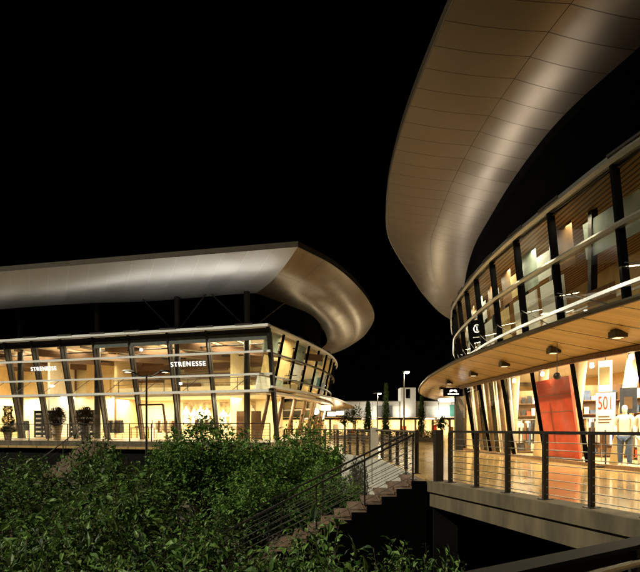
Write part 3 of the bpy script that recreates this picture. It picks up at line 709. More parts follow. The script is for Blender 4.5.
railing('terrace_railing', [e0+tdir*.1+tin*.18+V((0,0,PZ)), e0+tdir*27+tin*.18+V((0,0,PZ))], 1.08, 19, 6, 'long thin railing along the left terrace in front of the lit shop', pw=.04, pd=.06, cab=.011, cab_mat='rail', rail_w=.06)

H1 = 7.5; SL = 1.5     # eave height, lean of the glass
side = curve([C]+[V((x,y,0)) for x, y in ((-1.2,36.4),(.75,43),(1.55,49),(1.45,54),(0,60),(-4,65))], 60)
front = [LP(s,0,0) for s in [38*i/60 for i in range(61)]][::-1]     # left to corner
SF = [0,4.27,7.12,10.1,12.99,15.7,18.2,20.65,23.2,25.7,28.3,30.9,33.5,36,38]; NF = len(SF)-1
def fpt(s, z): return LP(s, SL*(H1-z)/(H1-PZ), z)
for k in range(NF):
    s0, s1 = SF[k], SF[k+1]
    m = MB(); m.quad(fpt(s0,PZ), fpt(s1,PZ), fpt(s1,H1-.35), fpt(s0,H1-.35)); m.build('window', M['glass'], Lb)
for k in range(NF+1):
    s0 = SF[k]
    m = MB(); m.beam(fpt(s0,PZ), fpt(s0,H1-.1), .11, .24, side=ds); m.build('mullion', M['dark'], Lb)
    m = MB(); m.beam(fpt(s0,PZ)+di_*.3, fpt(s0,H1-.4)+di_*.3, .10, .18, side=ds); m.build('timber_post', M['darktimber'], Lb)
def fring(z, w, h, name, mt, out=.22, s0=-.1, s1=38):
    m = MB(); m.beam(fpt(s0,z)-di_*out, fpt(s1,z)-di_*out, w, h); return m.build(name, M[mt], Lb)
fring(7.42, .5, .16, 'eave_rail', 'bsteel', .1); fring(7.16, .06, .3, 'eave_board', 'dark', .02); fring(6.85, .05, .5, 'spandrel', 'spandrel', .04, 0, 13); fring(6.95, .05, .26, 'spandrel', 'dark', .04, 13.05, 38)
fring(5.88, .16, .13, 'glazing_rail', 'bsteel'); fring(4.5, .16, .12, 'glazing_rail', 'bsteel')
# thin front canopy on tie rods
m = MB(); a0, a1 = fpt(-.2,3.35), fpt(38,3.35)
m.hexa([a0, a1, a1-di_*1.25, a0-di_*1.25, a0+V((0,0,.08)), a1+V((0,0,.08)), a1-di_*1.25+V((0,0,.08)), a0-di_*1.25+V((0,0,.08))]); fc = m.build('front_canopy', M['dark'], Lb)
m = MB(); m.beam(a0-di_*1.3+V((0,0,.04)), a1-di_*1.3+V((0,0,.04)), .08, .15); m.build('canopy_edge', M['bsteel'], fc)
for k in range(NF):
    s_ = SF[k]*.45+SF[k+1]*.55; m = MB(); m.tube([fpt(s_,3.4)-di_*1.2, fpt(s_-1.0,4.5)-di_*.2], .018, 5); m.build('tie_rod', M['rail'], Lb)
# curved side
NS = 15
sN = normals(side, -1)
sbase = [p-n*SL for p, n in zip(side, sN)]
st, sb_ = bays(side, NS), bays(sbase, NS); stN = normals(st, -1)
def spt(k, f, z):
    w = (z-PZ)/(H1-PZ); a = sb_[k].lerp(st[k], w); c = (sb_[k+1]).lerp(st[k+1], w) if k < NS else a; p = a.lerp(c, f); return V((p.x,p.y,z))
for k in range(NS):
    m = MB(); m.quad(spt(k,0,3.5), spt(k,1,3.5), spt(k,1,7.2), spt(k,0,7.2)); m.build('window', M['glass_side'], Lb)
    m = MB(); m.quad(spt(k,0,PZ), spt(k,1,PZ), spt(k,1,3.3), spt(k,0,3.3)); m.build('window', M['glass'], Lb)
for k in range(1, NS+1):
    kk_ = min(k, NS-1); f = 0 if k < NS else 1
    m = MB(); m.beam(spt(kk_,f,3.4), spt(kk_,f,7.3), .09, .16, side=V((-stN[k].y,stN[k].x,0))); m.build('mullion', M['black'], Lb)
    m = MB(); a = spt(kk_,f,PZ)-stN[k]*.3; m.tube([a, spt(kk_,f,3.4)-stN[k]*.3+V((0,.3,0))], .13, 10); m.build('timber_post', M['timber'], Lb, smooth=True)
m = MB(); m.beam(fpt(0,PZ), fpt(0,H1-.1), .2, .3, side=ds); m.build('corner_post', M['dark'], Lb)
def sring(z, prof, name, mt):
    w = (z-PZ)/(H1-PZ); c = [a.lerp(q, w) for a, q in zip(sbase, side)]
    m = MB(); m.sweep(path(c, z, -1), prof); return m.build(name, M[mt], Lb)
sring(7.3, [(-.3,0),(.16,0),(.22,.1),(.16,.2),(-.3,.2)], 'eave_rail', 'bsteel')
sring(5.82, [(.02,0),(.2,0),(.2,.12),(.02,.12)], 'glazing_rail', 'steel'); sring(4.45, [(.02,0),(.16,0),(.16,.1),(.02,.1)], 'glazing_rail', 'steel')
sring(3.3, [(-.1,0),(.6,0),(.6,.16),(-.1,.16)], 'band', 'bsteel')
# side blinds behind the reflective panes
pal = ['blind_c','blind_w','blind_c','blind_b','blind_c','blind_g','blind_w','blind_b','blind_g','blind_w','blind_c','blind_g']
q = 0
for k in range(NS):
    for z0, z1 in ((4.6,5.75),(6.0,7.15),(3.55,4.4)):
        q += 1
        mt = random.choice(pal)
        f0 = random.choice((.04,.04,.2)); f1 = random.choice((.7,.95,.95)); o_ = -stN[k]*.16; zz = random.choice((z0, z0+.3, z0))
        if random.random() < (.35 if z0 > 5.9 and k > 3 else .12): continue
        m = MB(); m.quad(spt(k,f0,zz)+o_, spt(k,f1,zz)+o_, spt(k,f1,z1)+o_, spt(k,f0,z1)+o_); m.build('blind', M[mt], Lb)
# side canopy prow with wood soffit
srim = curve([V((x,y,0)) for x, y in ((-3.0,31.0),(-1.0,36.4),(1.1,43),(2.5,50),(3.9,58),(4.3,65),(2.5,71))], 50)
sinn = curve([V((x,y,0)) for x, y in ((-4.2,32.2),(-2.4,37),(-.6,43),(.3,49),(.0,55),(-1.5,61),(-5,66))], 50)
m = MB(); m.grid([at_z(srim,3.62), at_z(sinn,3.3)]); sc_ = m.build('canopy_soffit', M['wood_soffit'], Lb, smooth=True)
m = MB(); m.sweep(path(srim, 3.62, -1), [(-.05,-.02),(.06,-.02),(.06,.12),(-.05,.12)]); m.build('canopy_edge', M['bsteel'], sc_)
# inside
m = MB(); m.beam(LP(2.6,9,3.9), LP(39,9,3.9), .2, 7.2); m.build('rear_wall', M['cream'], Lb)
m = MB(); iw = [p-n*5.5 for p, n in zip(side, sN)][8:]; m.grid([at_z(iw, PZ), at_z(iw, 7.2)]); m.build('core_wall', M['cream'], Lb)
ftop = [p for p in front]+[p for p in side[1:]]
fl = [(p.x,p.y) for p in [fpt(38,PZ), fpt(.0,PZ)]+sbase[3:]]+[(-20,66),(LP(38,16,0).x, LP(38,16,0).y)]
m = MB(); m.prism(fl, PZ+.004, PZ+.03); m.build('shop_floor', M['warmfloor'], Lb)
cl_ = [(p.x,p.y) for p in [LP(38,.35,0), LP(.2,.35,0)]+[a-n*.3 for a, n in zip(side, sN)][3:]]+[(-20,66),(LP(38,16,0).x, LP(38,16,0).y)]
m = MB(); m.prism(cl_, 7.12, 7.3); m.build('ceiling', M['white'], Lb)
m = MB(); m.prism([(p[0]+.0,p[1]+.02) for p in cl_], 7.32, 7.5); m.build('terrace_ledge', M['dark'], Lb)
# mezzanine with dark edge beams, glulam beams under the ceiling
m = MB(); m.hexa([LP(-.5,4.2,3.45), LP(14.5,4.2,3.45), LP(14.5,8.9,3.45), LP(-.5,8.9,3.45), LP(-.5,4.2,3.75), LP(14.5,4.2,3.75), LP(14.5,8.9,3.75), LP(-.5,8.9,3.75)]); mz = m.build('mezzanine', M['white'], Lb)
m = MB(); m.beam(LP(-.5,4.15,3.9), LP(14.5,4.15,3.9), .08, .5); m.build('mezzanine_edge', M['cream'], mz)
for s_, s2, z in ((-1,7,6.55),(4,13,6.6),(9,19,6.5),(15,25,6.6),(21,31,6.55),(27,37,6.6)):
    m = MB(); m.beam(LP(s_,8.8,z), LP(s2,1.3,z+.2), .24, .5); m.build('roof_beam', M['beam'], Lb)
for z, mt in ((6.25,'beam'),(5.45,'beam')):
    m = MB(); m.beam(LP(.5,8.7,z), LP(16,8.7,z), .3, .42); m.build('wall_beam', M[mt], Lb)
for s_, w, z0, z1, mt in ((3,3.2,5.0,5.35,'timber'),(7,4,5.85,6.2,'timber'),(9.5,2.4,4.3,4.9,'blind_b'),(3.2,1.4,4.2,4.8,'stone'),(5.2,3.2,4.15,4.75,'stone'),(13,2.6,5.0,6.9,'blind_b'),(17,2.5,5.6,6.9,'ochre'),(22,2,4.5,6.8,'blind_b')):
    m = MB(); m.hexa([LP(s_,8.6,z0), LP(s_+w,8.6,z0), LP(s_+w,8.68,z0), LP(s_,8.68,z0), LP(s_,8.6,z1), LP(s_+w,8.6,z1), LP(s_+w,8.68,z1), LP(s_,8.68,z1)]); m.build('wall_panel', M[mt], Lb)
for s_ in range(1, 30, 2):
    m = MB(); m.beam(LP(s_,1.2,6.98), LP(s_,8.8,6.98), .1, .16); m.build('ceiling_batten', M['beam'], Lb)
for t_ in (2.2,4.6,6.6):
    m = MB(); m.tube([LP(-.2,t_,6.72), LP(30,t_,6.72)], .05, 6); m.build('ceiling_track', M['dark'], Lb)
for s_ in range(0, 15, 2):
    m = MB(); m.beam(LP(s_,4.1,3.75), LP(s_,4.1,4.75), .04, .04); m.build('baluster', M['dark'], mz)
m = MB(); m.tube([LP(-.5,4.1,4.75), LP(14.5,4.1,4.75)], .03, 6); m.tube([LP(-.5,4.1,4.4), LP(14.5,4.1,4.4)], .02, 6); m.build('mezzanine_rail', M['dark'], mz)
for s_, w in ((6.8,1.6),(12.2,1.2),(18.5,2.5)):
    m = MB(); m.hexa([LP(s_,8.7,3.8), LP(s_+w,8.7,3.8), LP(s_+w,8.88,3.8), LP(s_,8.88,3.8), LP(s_,8.7,6.8), LP(s_+w,8.7,6.8), LP(s_+w,8.88,6.8), LP(s_,8.88,6.8)]); m.build('wall_panel', M['ochre'], Lb)
for s_, mt in ((15,'ochre'),(21.5,'white'),(28,'ochre')):
    m = MB(); m.beam(LP(s_,5,3.7), LP(s_+.8,8.9,3.7), .18, 6.8); m.build('partition', M[mt], Lb)
for x, Y in ((-4.85,33.2),(-9.87,34.6),(-16.2,36.4),(-23,38.4)):
    m = MB(); m.tube([(x,Y,PZ), (x,Y,10.3)], .21, 16); m.build('column', M['dark'], Lb, smooth=True)
# ground floor door leaf and frame
m = MB()
for s_ in (8.0,9.9): m.beam(fpt(s_,PZ)-di_*.1, fpt(s_,2.7)-di_*.1, .1, .12, side=ds)
m.beam(fpt(8.0,2.7)-di_*.1, fpt(9.9,2.7)-di_*.1, .12, .12); dr_ = m.build('door', M['timber'], Lb)
m = MB(); m.tube([fpt(8.95,1.1)-di_*.2, fpt(8.95,1.7)-di_*.2], .03, 8); m.build('handle', M['steel'], dr_)
# lettering on the glass
text_mesh('lettering', 'STRENESSE', .44, M['letters'], fpt(5.75,5.28)-di_*.16, -ds, zdir=(V((0,0,1))-di_*.208), parent=Lb, spacing=1.25)
text_mesh('lettering', 'STRENESSE', .4, M['letters'], fpt(17.4,5.35)-di_*.14, -ds, zdir=(V((0,0,1))-di_*.208), parent=Lb, spacing=1.2)

# roof
zo, zi = 11.6, 10.1
fo = [V((-1.28,29,zo)).lerp(V((-45,38.9,zo)), i/40) for i in range(41)]
fi = curve([V((x,y,zi)) for x, y in ((-4.3,33.4),(-6,33.7),(-11.7,35.4),(-17.5,36.2),(-24.2,37.9),(-34,41),(-46,44.5))], 41)
rows = []
for f in (0,.15,.3,.45,.6,.75,.9,1):
    rows.append([V((a.x+(c.x-a.x)*f, a.y+(c.y-a.y)*f, zo+(zi-zo)*f-.35*sin(pi*f)**1.0)) for a, c in zip(fo, fi)])
m = MB(); m.grid(rows); rfL = m.build('roof_soffit', M['grey_soffit'], Lb, smooth=True)
crease = [r[0] for r in rows]
so = curve([V((x,y,zo)) for x, y in ((-1.28,29),(1.0,32.6),(3.0,37.8),(4.7,44.5),(5.25,50.5),(4.6,60),(1.66,69),(-4,75))], 70)
ss = curve([V((x,y,10.75)) for x, y in ((-2.5,30.9),(-.5,35.4),(1.5,41),(2.8,48),(3.3,55.7),(1.5,64),(-3,70))], 70)
si = curve([V((x,y,zi)) for x, y in ((-4.3,33.4),(-2.4,36.5),(-.6,40.2),(.45,47),(.6,54),(-1.5,61),(-6,66))], 70)
rows = []
for A, B_ in ((so, ss), (ss, si)):
    for f in (0,.2,.4,.6,.8): rows.append([a.lerp(c, f)-V((0,0,.2*sin(pi*f))) for a, c in zip(A, B_)])
rows.append(si)
# first column follows the crease of the front soffit
def crease_at(f):
    q = f*(len(crease)-1); i = min(int(q), len(crease)-2); return crease[i].lerp(crease[i+1], q-i)
for j, r in enumerate(rows):
    d_ = crease_at(j/(len(rows)-1))-r[0]
    for i in range(14): r[i] = r[i]+d_*(1-i/14)**2
m = MB(); m.grid(rows); rsL = m.build('roof_soffit', M['bronze_planks'], Lb, smooth=True)
edge = fo[::-1]+so[1:]
m = MB(); m.sweep(list(zip(edge, normals(edge, -1))), [(-.06,0),(.03,0),(.05,.32),(-.06,.32)]); m.build('roof_edge', M['bronze'], rfL)
top = [(p.x,p.y) for p in edge]+[(-20,78),(-46,70)]
m = MB(); m.prism(top, zo+.05, zo+.3); m.build('roof_top', M['dark'], rfL)
cw = [p+V((.35,.8,0)) for p in fi[::-1]]+[p+V((-.7,.4,0)) for p in si[2:]]
m = MB(); m.grid([at_z(cw, 7.5), at_z(cw, 11.5)]); m.build('clerestory', M['black'], Lb)
for x0, Y0, x1, Y1 in ((-4.7,33.0,-7.5,33.8),(-9.9,34.4,-7.6,33.8),(-9.9,34.4,-12.6,35.2),(-4.6,33,-2.4,36.2)):
    m = MB(); m.tube([(x0,Y0,7.6), (x1,Y1,10.3)], .045, 6); m.build('brace', M['dark'], Lb)

# lights of the left building
for s_ in (1.5,5.5,9.5,13.5,17.5,21.5,26,31,36):
    p = LP(s_,3.2,7.05); light('shop_lamp', 'AREA', p, 350, (1,.88,.60), 2.4, 2.4)
for s_ in (2,6,10,14): p = LP(s_,6.3,3.4); light('mezzanine_lamp', 'AREA', p, 480, (1,.9,.66), 2.4, 2.4)
for s_ in (18,22.5,27): p = LP(s_,7.4,3.9); light('shop_lamp', 'AREA', p, 420, (1,.9,.66), 2, 2)
for k in (1,4,7,10,13):
    p = st[k]-stN[k]*3.2; light('side_lamp', 'AREA', (p.x,p.y,7.0), 260, (1,.84,.55), 2, 2); light('side_lamp', 'AREA', (p.x-.1,p.y,3.2), 170, (1,.84,.55), 1.5, 1.5)
for s_, z, d in ((17.0,4.05,.6),(6.6,4.0,.8),(10.5,6.6,2)): ceiling_spot(LP(s_,d,z), Lb, .1)
for s_, en in ((1.5,19),(4.2,21),(6.9,20),(9.6,16),(12.3,11),(15,7),(18,4),(22,5),(27,3)):
    p = LP(s_,-.3,7.6); m = MB(); m.obox(p, ds, .6, .06, 7.5, 7.58); m.build('uplight', M['dark'], Lb)
    light('uplight_lamp', 'AREA', p+V((0,0,.05)), en, (1,.93,.82), 2.6, .2, direction=V((-di_.x*.3,-di_.y*.3,1)), xaxis=ds, spread=150)
for k, en in ((1,6),(2,11),(3,15),(5,20),(7,26),(9,24)):
    p = st[k]+stN[k]*.12; m = MB(); tx = (-stN[k].y, stN[k].x); m.obox(p, tx, .5,.06,7.5,7.58); m.build('uplight', M['dark'], Lb)
    light('uplight_lamp', 'AREA', (p.x,p.y,7.65), en, (1,.90,.68), 2.4, .2, direction=V((stN[k].x*.5, stN[k].y*.5, 1)), xaxis=V((*tx,0)), spread=150)

# drum lamps hanging under the left prow
for (u, v, Y), lab in (((326,408,45),'white glowing drum lamp under the left canopy, nearest the curved glass'),((331.5,414,52),'white glowing drum lamp, lowest of the three under the left canopy'),((340,413,56),'white glowing drum lamp farthest right under the left canopy')):
    p = px(u,v,Y); t = thing('drum_lamp', p, lab, 'pendant lamp', 'drum lamps under the left canopy')
    m = MB(); m.lathe((p.x,p.y,p.z-.22), [(.4,0),(.44,.03),(.44,.4),(.4,.43)], 20); m.build('shade', M['drum'], t)
    m = MB(); m.tube([(p.x,p.y,p.z+.2), (p.x,p.y,3.6)], .015, 5); m.build('cord', M['rail'], t)
    light('drum_lamp_bulb', 'POINT', (p.x,p.y,p.z-.5), 40, (1,.8,.48), .3)

# goods in the left shop
def shelf(s_, t_, w, label):
    p = LP(s_,t_,PZ+.03); t = thing('shelf_unit', p, label, 'shelf', 'shelf units in the left shop')
    m = MB(); q = lambda a, d, z: LP(s_+a, t_+d, PZ+.03+z)
    for a in [w*i/3 for i in range(4)]: m.beam(q(a,0,1.1), q(a,.4,1.1), .05, 2.2)
    for z in [2.17*i/6+.02 for i in range(7)]: m.beam(q(0,.2,z), q(w,.2,z), .4, .04)
    m.beam(q(0,.42,1.1), q(w,.42,1.1), .03, 2.2)
    m.build('carcass', M['navy'], t)
    for i in range(3):
        for j in range(6):
            if random.random() < .1: continue
            a = w*(i+.5)/3; z = .05+2.17*j/6; m = MB(); ww = w/3*.33; m.hexa([q(a-ww,.03,z), q(a+ww,.03,z), q(a+ww,.3,z), q(a-ww,.3,z), q(a-ww,.03,z+.13), q(a+ww,.03,z+.13), q(a+ww,.3,z+.13), q(a-ww,.3,z+.13)]); m.build('folded_stack', M['white'], t)
shelf(20.2,4.5,2.3,'dark open shelf unit with white folded stacks, left of the two in the left shop'); shelf(16.7,4.5,2.3,'dark open shelf unit with white folded stacks behind the potted shrubs')
def wall_picture(s_, w, label):
    p = LP(s_,8.75,1.4); t = thing('wall_picture', p, label, 'picture', 'large lit pictures in the left shop')
    m = MB(); m.beam(LP(s_-w/2,8.8,2.3), LP(s_+w/2,8.8,2.3), .08, 1.9); m.build('frame', M['stone'], t)
    m = MB()
    for k in range(4):
        a = s_-w*.36+w*.72*k/3+random.uniform(-.1,.1); h = random.uniform(1.1,1.5); q = random.uniform(.9,1.15)
        o2 = [(-.3,0),(.3,0),(.2,.45),(.16,.62),(.34,.5),(.4,.6),(.2,.86),(.08,.9),(.09,1.0),(0,1.06),(-.09,1.0),(-.08,.9),(-.2,.86),(-.4,.6),(-.34,.5),(-.16,.62),(-.2,.45)]
        n = len(o2); k0 = m.add([LP(a+x*q,8.73,1.42+z*h) for x, z in o2]+[LP(a+x*q,8.75,1.42+z*h) for x, z in o2])
        m.face([k0+i for i in range(n)]); m.face([k0+n+i for i in range(n)][::-1])
        for i in range(n): m.face((k0+i, k0+(i+1) % n, k0+n+(i+1) % n, k0+n+i))
    m.build('figures', M['white'], t)
wall_picture(9.9,2.6,'large tan picture of white figures on the rear wall, left of the other one'); wall_picture(6.2,3.2,'large tan picture of white figures on the rear wall, just left of the round column')
def table(s_, t_, label):
    p = LP(s_,t_,PZ+.03); t = thing('display_table', p, label, 'table', 'display tables in the left shop')
    m = MB(); m.beam(LP(s_-.8,t_,1.1), LP(s_+.8,t_,1.1), .8, .06); m.build('tabletop', M['timber'], t)
    for a in (-.75,.75):
        for d in (-.35,.35): m = MB(); m.beam(LP(s_+a,t_+d,PZ+.03), LP(s_+a,t_+d,1.07), .06, .06); m.build('leg', M['timber'], t)
    for a in (-.5,-.1,.4): m = MB(); m.hexa([LP(s_+a-.15,t_-.2,1.13), LP(s_+a+.15,t_-.2,1.13), LP(s_+a+.15,t_+.2,1.13), LP(s_+a-.15,t_+.2,1.13), LP(s_+a-.14,t_-.19,1.27), LP(s_+a+.14,t_-.19,1.27), LP(s_+a+.14,t_+.19,1.27), LP(s_+a-.14,t_+.19,1.27)]); m.build('folded_stack', M['cloth'], t)
table(11.5,3.6,'timber display table with folded clothes left of the double lamp post'); table(4.6,3.4,'timber display table below the big wall pictures')
def rail_left(s_, t_, label, cols):
    p = LP(s_,t_,PZ+.03); t = thing('clothes_rail', p, label, 'clothes rail', 'clothes rails in the left shop')
    m = MB(); m.tube([LP(s_-.8,t_,PZ+.03), LP(s_-.8,t_,1.75), LP(s_+.8,t_,1.75), LP(s_+.8,t_,PZ+.03)], .02, 6); m.build('frame', M['dark'], t)
    for i in range(8):
        a = s_-.7+1.4*i/7; h = random.uniform(.7,1.05); m = MB()
        m.hexa([LP(a-.05,t_-.24,1.7-h), LP(a+.05,t_-.24,1.7-h), LP(a+.05,t_+.24,1.7-h), LP(a-.05,t_+.24,1.7-h), LP(a-.02,t_-.2,1.68), LP(a+.02,t_-.2,1.68), LP(a+.02,t_+.2,1.68), LP(a-.02,t_+.2,1.68)]); m.build('garment', M[cols[i % len(cols)]], t)
rail_left(13.3,2.6,'clothes rail with dark garments between the brown door frame and the shelf units',['navy','blind_b','navy','cloth'])
rail_left(10.6,5.2,'clothes rail of brown and pale garments deep inside, behind the brown door frame',['blind_b','cloth','white'])
rail_left(5.6,2.4,'clothes rail of mixed garments just left of the round column boards',['cloth','navy','white','blind_b'])
rail_left(22.4,3.0,'clothes rail of dark garments at the far left end of the left shop',['navy','blind_b','white'])
# leaning display boards by the column
for s_, lab in ((3.0,'tall brown display board beside the round column'),(1.9,'tall brown display board right of the round column near the corner')):
    p = LP(s_,2.6,PZ+.03); t = thing('display_board', p, lab, 'display board', 'brown boards in the left shop')
    m = MB(); m.beam(LP(s_-.35,2.6,1.3), LP(s_+.35,2.6,1.3), .08, 1.9); m.build('board', M['timber'], t)
    m = MB(); m.beam(LP(s_-.3,2.6,PZ+.06), LP(s_+.3,2.6,PZ+.06), .4, .06); m.build('foot', M['dark'], t)

# ================================================================== PLANTS
def leaf(mb, p, d, n, L_, w):
    d = d.normalized(); s_ = d.cross(n).normalized(); n = s_.cross(d)
    q = p+d*L_*.5; k = mb.add([p, q+s_*w+n*w*.35, q-s_*w+n*w*.35, p+d*L_-n*L_*.14, q-n*.002, p+d*L_*.22+s_*w*.7+n*w*.25, p+d*L_*.22-s_*w*.7+n*w*.25])
    mb.face((k, k+5, k+4)); mb.face((k, k+4, k+6)); mb.face((k+5, k+1, k+4)); mb.face((k+4, k+2, k+6)); mb.face((k+1, k+3, k+4)); mb.face((k+4, k+3, k+2))
def shrub_mesh(rng, h, r, twigs, per, L_, w, droop=.25, arch=1.0):
    lv = MB(); stm = MB()
    for i in range(twigs):
        a = rng.uniform(0, 2*pi); rr = r*math.sqrt(rng.random()); hh = h*(1-.42*(rr/r)**2)*rng.choice((rng.uniform(.5,.8), rng.uniform(.85,1.1)))
        p0 = V((cos(a)*rr*.12, sin(a)*rr*.12, 0)); p2 = V((cos(a)*rr, sin(a)*rr, hh)); p1 = V((cos(a)*rr*.45, sin(a)*rr*.45, hh*.75*arch))
        pts = []
        for k in range(9):
            t = k/8; pts.append(p0*(1-t)**2+p1*2*t*(1-t)+p2*t*t)
        if i % 3 == 0: stm.tube(pts[::2], .012*h/2+.004, 4, .003)
        for j in range(per):
            t = .38+.62*(j+rng.random())/per; k = min(7, int(t*8)); f = t*8-k; p = pts[k].lerp(pts[k+1], f); tg = (pts[k+1]-pts[k]).normalized()
            an = rng.uniform(0, 2*pi); ref = tg.cross(V((.3,.2,1))).normalized(); oth = tg.cross(ref)
            d = ref*cos(an)+oth*sin(an)+tg*rng.uniform(.2,.8)+V((0,0,rng.uniform(-droop,.35)))
            p = p+(ref*cos(an)+oth*sin(an))*rng.uniform(0,.09)*r
            n_ = V((rng.uniform(-.5,.5), rng.uniform(-.5,.5), 1)); s_ = rng.choice((rng.uniform(.35,.8), rng.uniform(.7,1.35)))
            leaf(lv, p, d, n_, L_*s_, w*s_*rng.uniform(.6,1.35))
    return lv, stm
def proto_plant(name, lv, stm, lm, cat, group, extra=None):
    t = bpy.data.objects.new(name, None); t['category'] = cat; t['group'] = group; COL.objects.link(t)
    for nm, mb, mt in (('foliage', lv, lm), ('stem', stm, M['bark'])):
        o = mb.build(nm, mt, None, recalc=False); o.parent = t
    return t
rng = random.Random(3)
G1 = 'broad leaved shrubs in the sunken garden'; G2 = 'fine leaved bushes in the sunken garden'
broad = [proto_plant('shrub', *shrub_mesh(rng, 2.0, 1.15, 88, 17, .18, .038, .5), M['leaf_a'], 'shrub', G1) for _ in range(3)]
fine = [proto_plant('bush', *shrub_mesh(rng, 2.6, 1.35, 260, 34, .12, .03, .2, 1.1), M['leaf_b'], 'bush', G2) for _ in range(2)]
used = set()
def plant(pr, i, x, y, h, wd, label, base=-2.1):
    src = pr[i % len(pr)]; hh = 2.0 if pr is broad else 2.6; rr = 1.15 if pr is broad else 1.35
    sc = (wd/rr, wd/rr, h/hh); rz = random.uniform(0, 6.28)
    if src.name not in used:
        used.add(src.name); src.location = (x,y,base); src.rotation_euler = (0,0,rz); src.scale = sc; src['label'] = label; return src
    return copy_tree(src, (x,y,base), rz, sc, label)
def U(u, Y): return (u-320)/500*Y
# (prototype, u at its middle, depth, top v, width)
rowsP = [
 (fine,205,17,418,1.95,'largest pale green fine leaved bush, in front of the left shop picture'),
 (fine,172,19,436,1.3,'fine leaved bush just right of the double lamp post'),
 (fine,242,16,433,1.45,'fine leaved bush between the tallest bush and the round column'),
 (fine,308,19,421,1.6,'bright green bush below the rounded glass corner of the left shop'),
 (fine,280,15.5,440,1.45,'bush left of the bright green one, under the rounded corner'),
 (fine,322,14.6,462,1.0,'low bush touching the upper end of the long handrail'),
 (fine,345,14.0,478,.8,'small low bush beside the pale retaining wall'),
 (fine,255,12.8,472,1.2,'bush above the long sloping handrail left of the stairs'),
 (fine,296,13.2,480,1.0,'bush directly behind the far handrail of the stairs'),
 (broad,12,20,443,1.8,'leafy shrub at the far left below the terrace edge'),
 (broad,44,17,455,1.6,'leafy shrub hiding the foot of the small left steps'),
 (broad,112,18,444,1.6,'leafy shrub right of the small left steps below the terrace'),
 (broad,94,21,436,1.4,'upright leafy shrub in front of the small left steps, under the potted plants'),
 (broad,138,15,452,1.4,'large leaved shrub around the foot of the double lamp post'),
 (broad,5,12.5,474,1.4,'dark shrub at the left edge in the second row'),
 (broad,62,12,480,1.4,'dense shrub below the small left steps in the second row'),
 (broad,118,11.5,474,1.4,'shrub with long upright leaves in front of the lamp post'),
 (broad,166,12.2,476,1.4,'shady shrub below the tallest bush'),
 (broad,214,11.0,508,1.0,'dark shrub in the gap above the end of the long handrail'),
 (broad,20,8.6,496,1.2,'thick leafed shrub at the left edge in the third row'),
 (broad,85,8.4,498,1.2,'thick shrub left of centre in the third row'),
 (broad,150,8.2,494,1.2,'thick shrub with pale leaf tips left of the end of the handrail'),
 (broad,262,9.2,545,.8,'low dark shrub beneath the long sloping handrail'),
 (broad,8,6.0,522,1.0,'big leaved shrub in the bottom left corner'),
 (broad,70,5.8,528,1.0,'big leaved shrub along the bottom edge right of the corner shrub'),
 (broad,130,5.7,520,1.0,'big leaved shrub at the bottom below the lamp post'),
 (broad,200,5.7,535,.95,'big leaved shrub at the bottom left of centre'),
 (broad,262,5.9,534,.95,'big leaved shrub at the bottom below the lowest steps'),
 (broad,325,6.1,521,.9,'leafy shrub at bottom centre in front of the stairs'),
 (broad,388,6.4,520,.85,'leafy shrub below the stairs left of the deck beam'),
 (broad,432,6.7,545,.7,'last small shrub under the end of the deck beam'),
 (broad,300,8.0,518,.8,'low shrub at the very foot of the stairs'),
]
for i, (pr, u, Y, v, wd, lab) in enumerate(rowsP):
    top_ = EYE-(v-428)/500*Y; plant(pr, i, U(u,Y), Y, (top_+2.1)*((1.06,.86,1.0,.93)[i % 4] if pr is broad else 1), wd*(.9 if pr is broad else 1), lab)
# ground cover
cov = MB()
for i in range(5200):
    Y = 4+22*random.random()**1.3; x = random.uniform(-1.0,.42)*Y*.75
    if x > 1.9: continue
    if 10.2 < Y < 12.2 and x > -2.2: continue
    leaf(cov, V((x,Y,-2.08+random.uniform(0,.25))), V((random.uniform(-1,1), random.uniform(-1,1), random.uniform(.1,.9))), V((0,0,1))+V((random.uniform(-.4,.4),)*3), random.uniform(.08,.18), random.uniform(.02,.04))
tag(cov.build('ground_cover', M['leaf_a'], recalc=False), 'low leafy ground cover between the shrubs', 'ground cover', kind='stuff')

# potted plants on the left terrace
def pot_plant(u, Y, lab, kind):
    x = U(u,Y); z = PZ; t = thing('potted_plant', (x,Y,z), lab, 'potted plant', 'potted plants on the left terrace'); r_ = random.Random(u)
    m = MB(); m.lathe((x,Y,z), [(.2,0),(.33,.9),(.36,.9),(.36,.96),(.3,.96)], 20); m.build('pot', M['terracotta'] if kind != 1 else M['greypot'], t)
    lv = MB()
    if kind == 2:
        for i in range(1900):
            a = r_.uniform(0,2*pi); zz = r_.random(); rad = (.38+.12*sin(zz*16))*(1-.55*zz); lv_p = V((x+cos(a)*rad*r_.uniform(.5,1), Y+sin(a)*rad*r_.uniform(.5,1), z+.5+zz*1.75)); leaf(lv, lv_p, V((cos(a),sin(a),.3)), V((0,0,1)), .13, .045)
    else:
        for i in range(1300):
            d = V((r_.gauss(0,1), r_.gauss(0,1), r_.gauss(0,1))).normalized(); q = V((x,Y,z+1.5))+V((d.x*.55,d.y*.55,d.z*.6))*r_.uniform(.3,1); leaf(lv, q, d+V((0,0,.3)), V((.2,.1,1)), .15, .045)
    lv.build('foliage', M['leaf_r'] if kind != 2 else M['leaf_c'], t, recalc=False)
    m = MB(); m.tube([(x,Y,z+.7), (x+.02,Y,z+1.6)], .03, 6); m.build('trunk', M['bark'], t)
pot_plant(8,33.2,'dark spiral topiary in a pot at the left end of the terrace',2)
pot_plant(57,32.3,'round reddish shrub in a tall pale pot on the terrace',0)
pot_plant(85,31.6,'round shrub in a tall grey pot on the terrace',1)

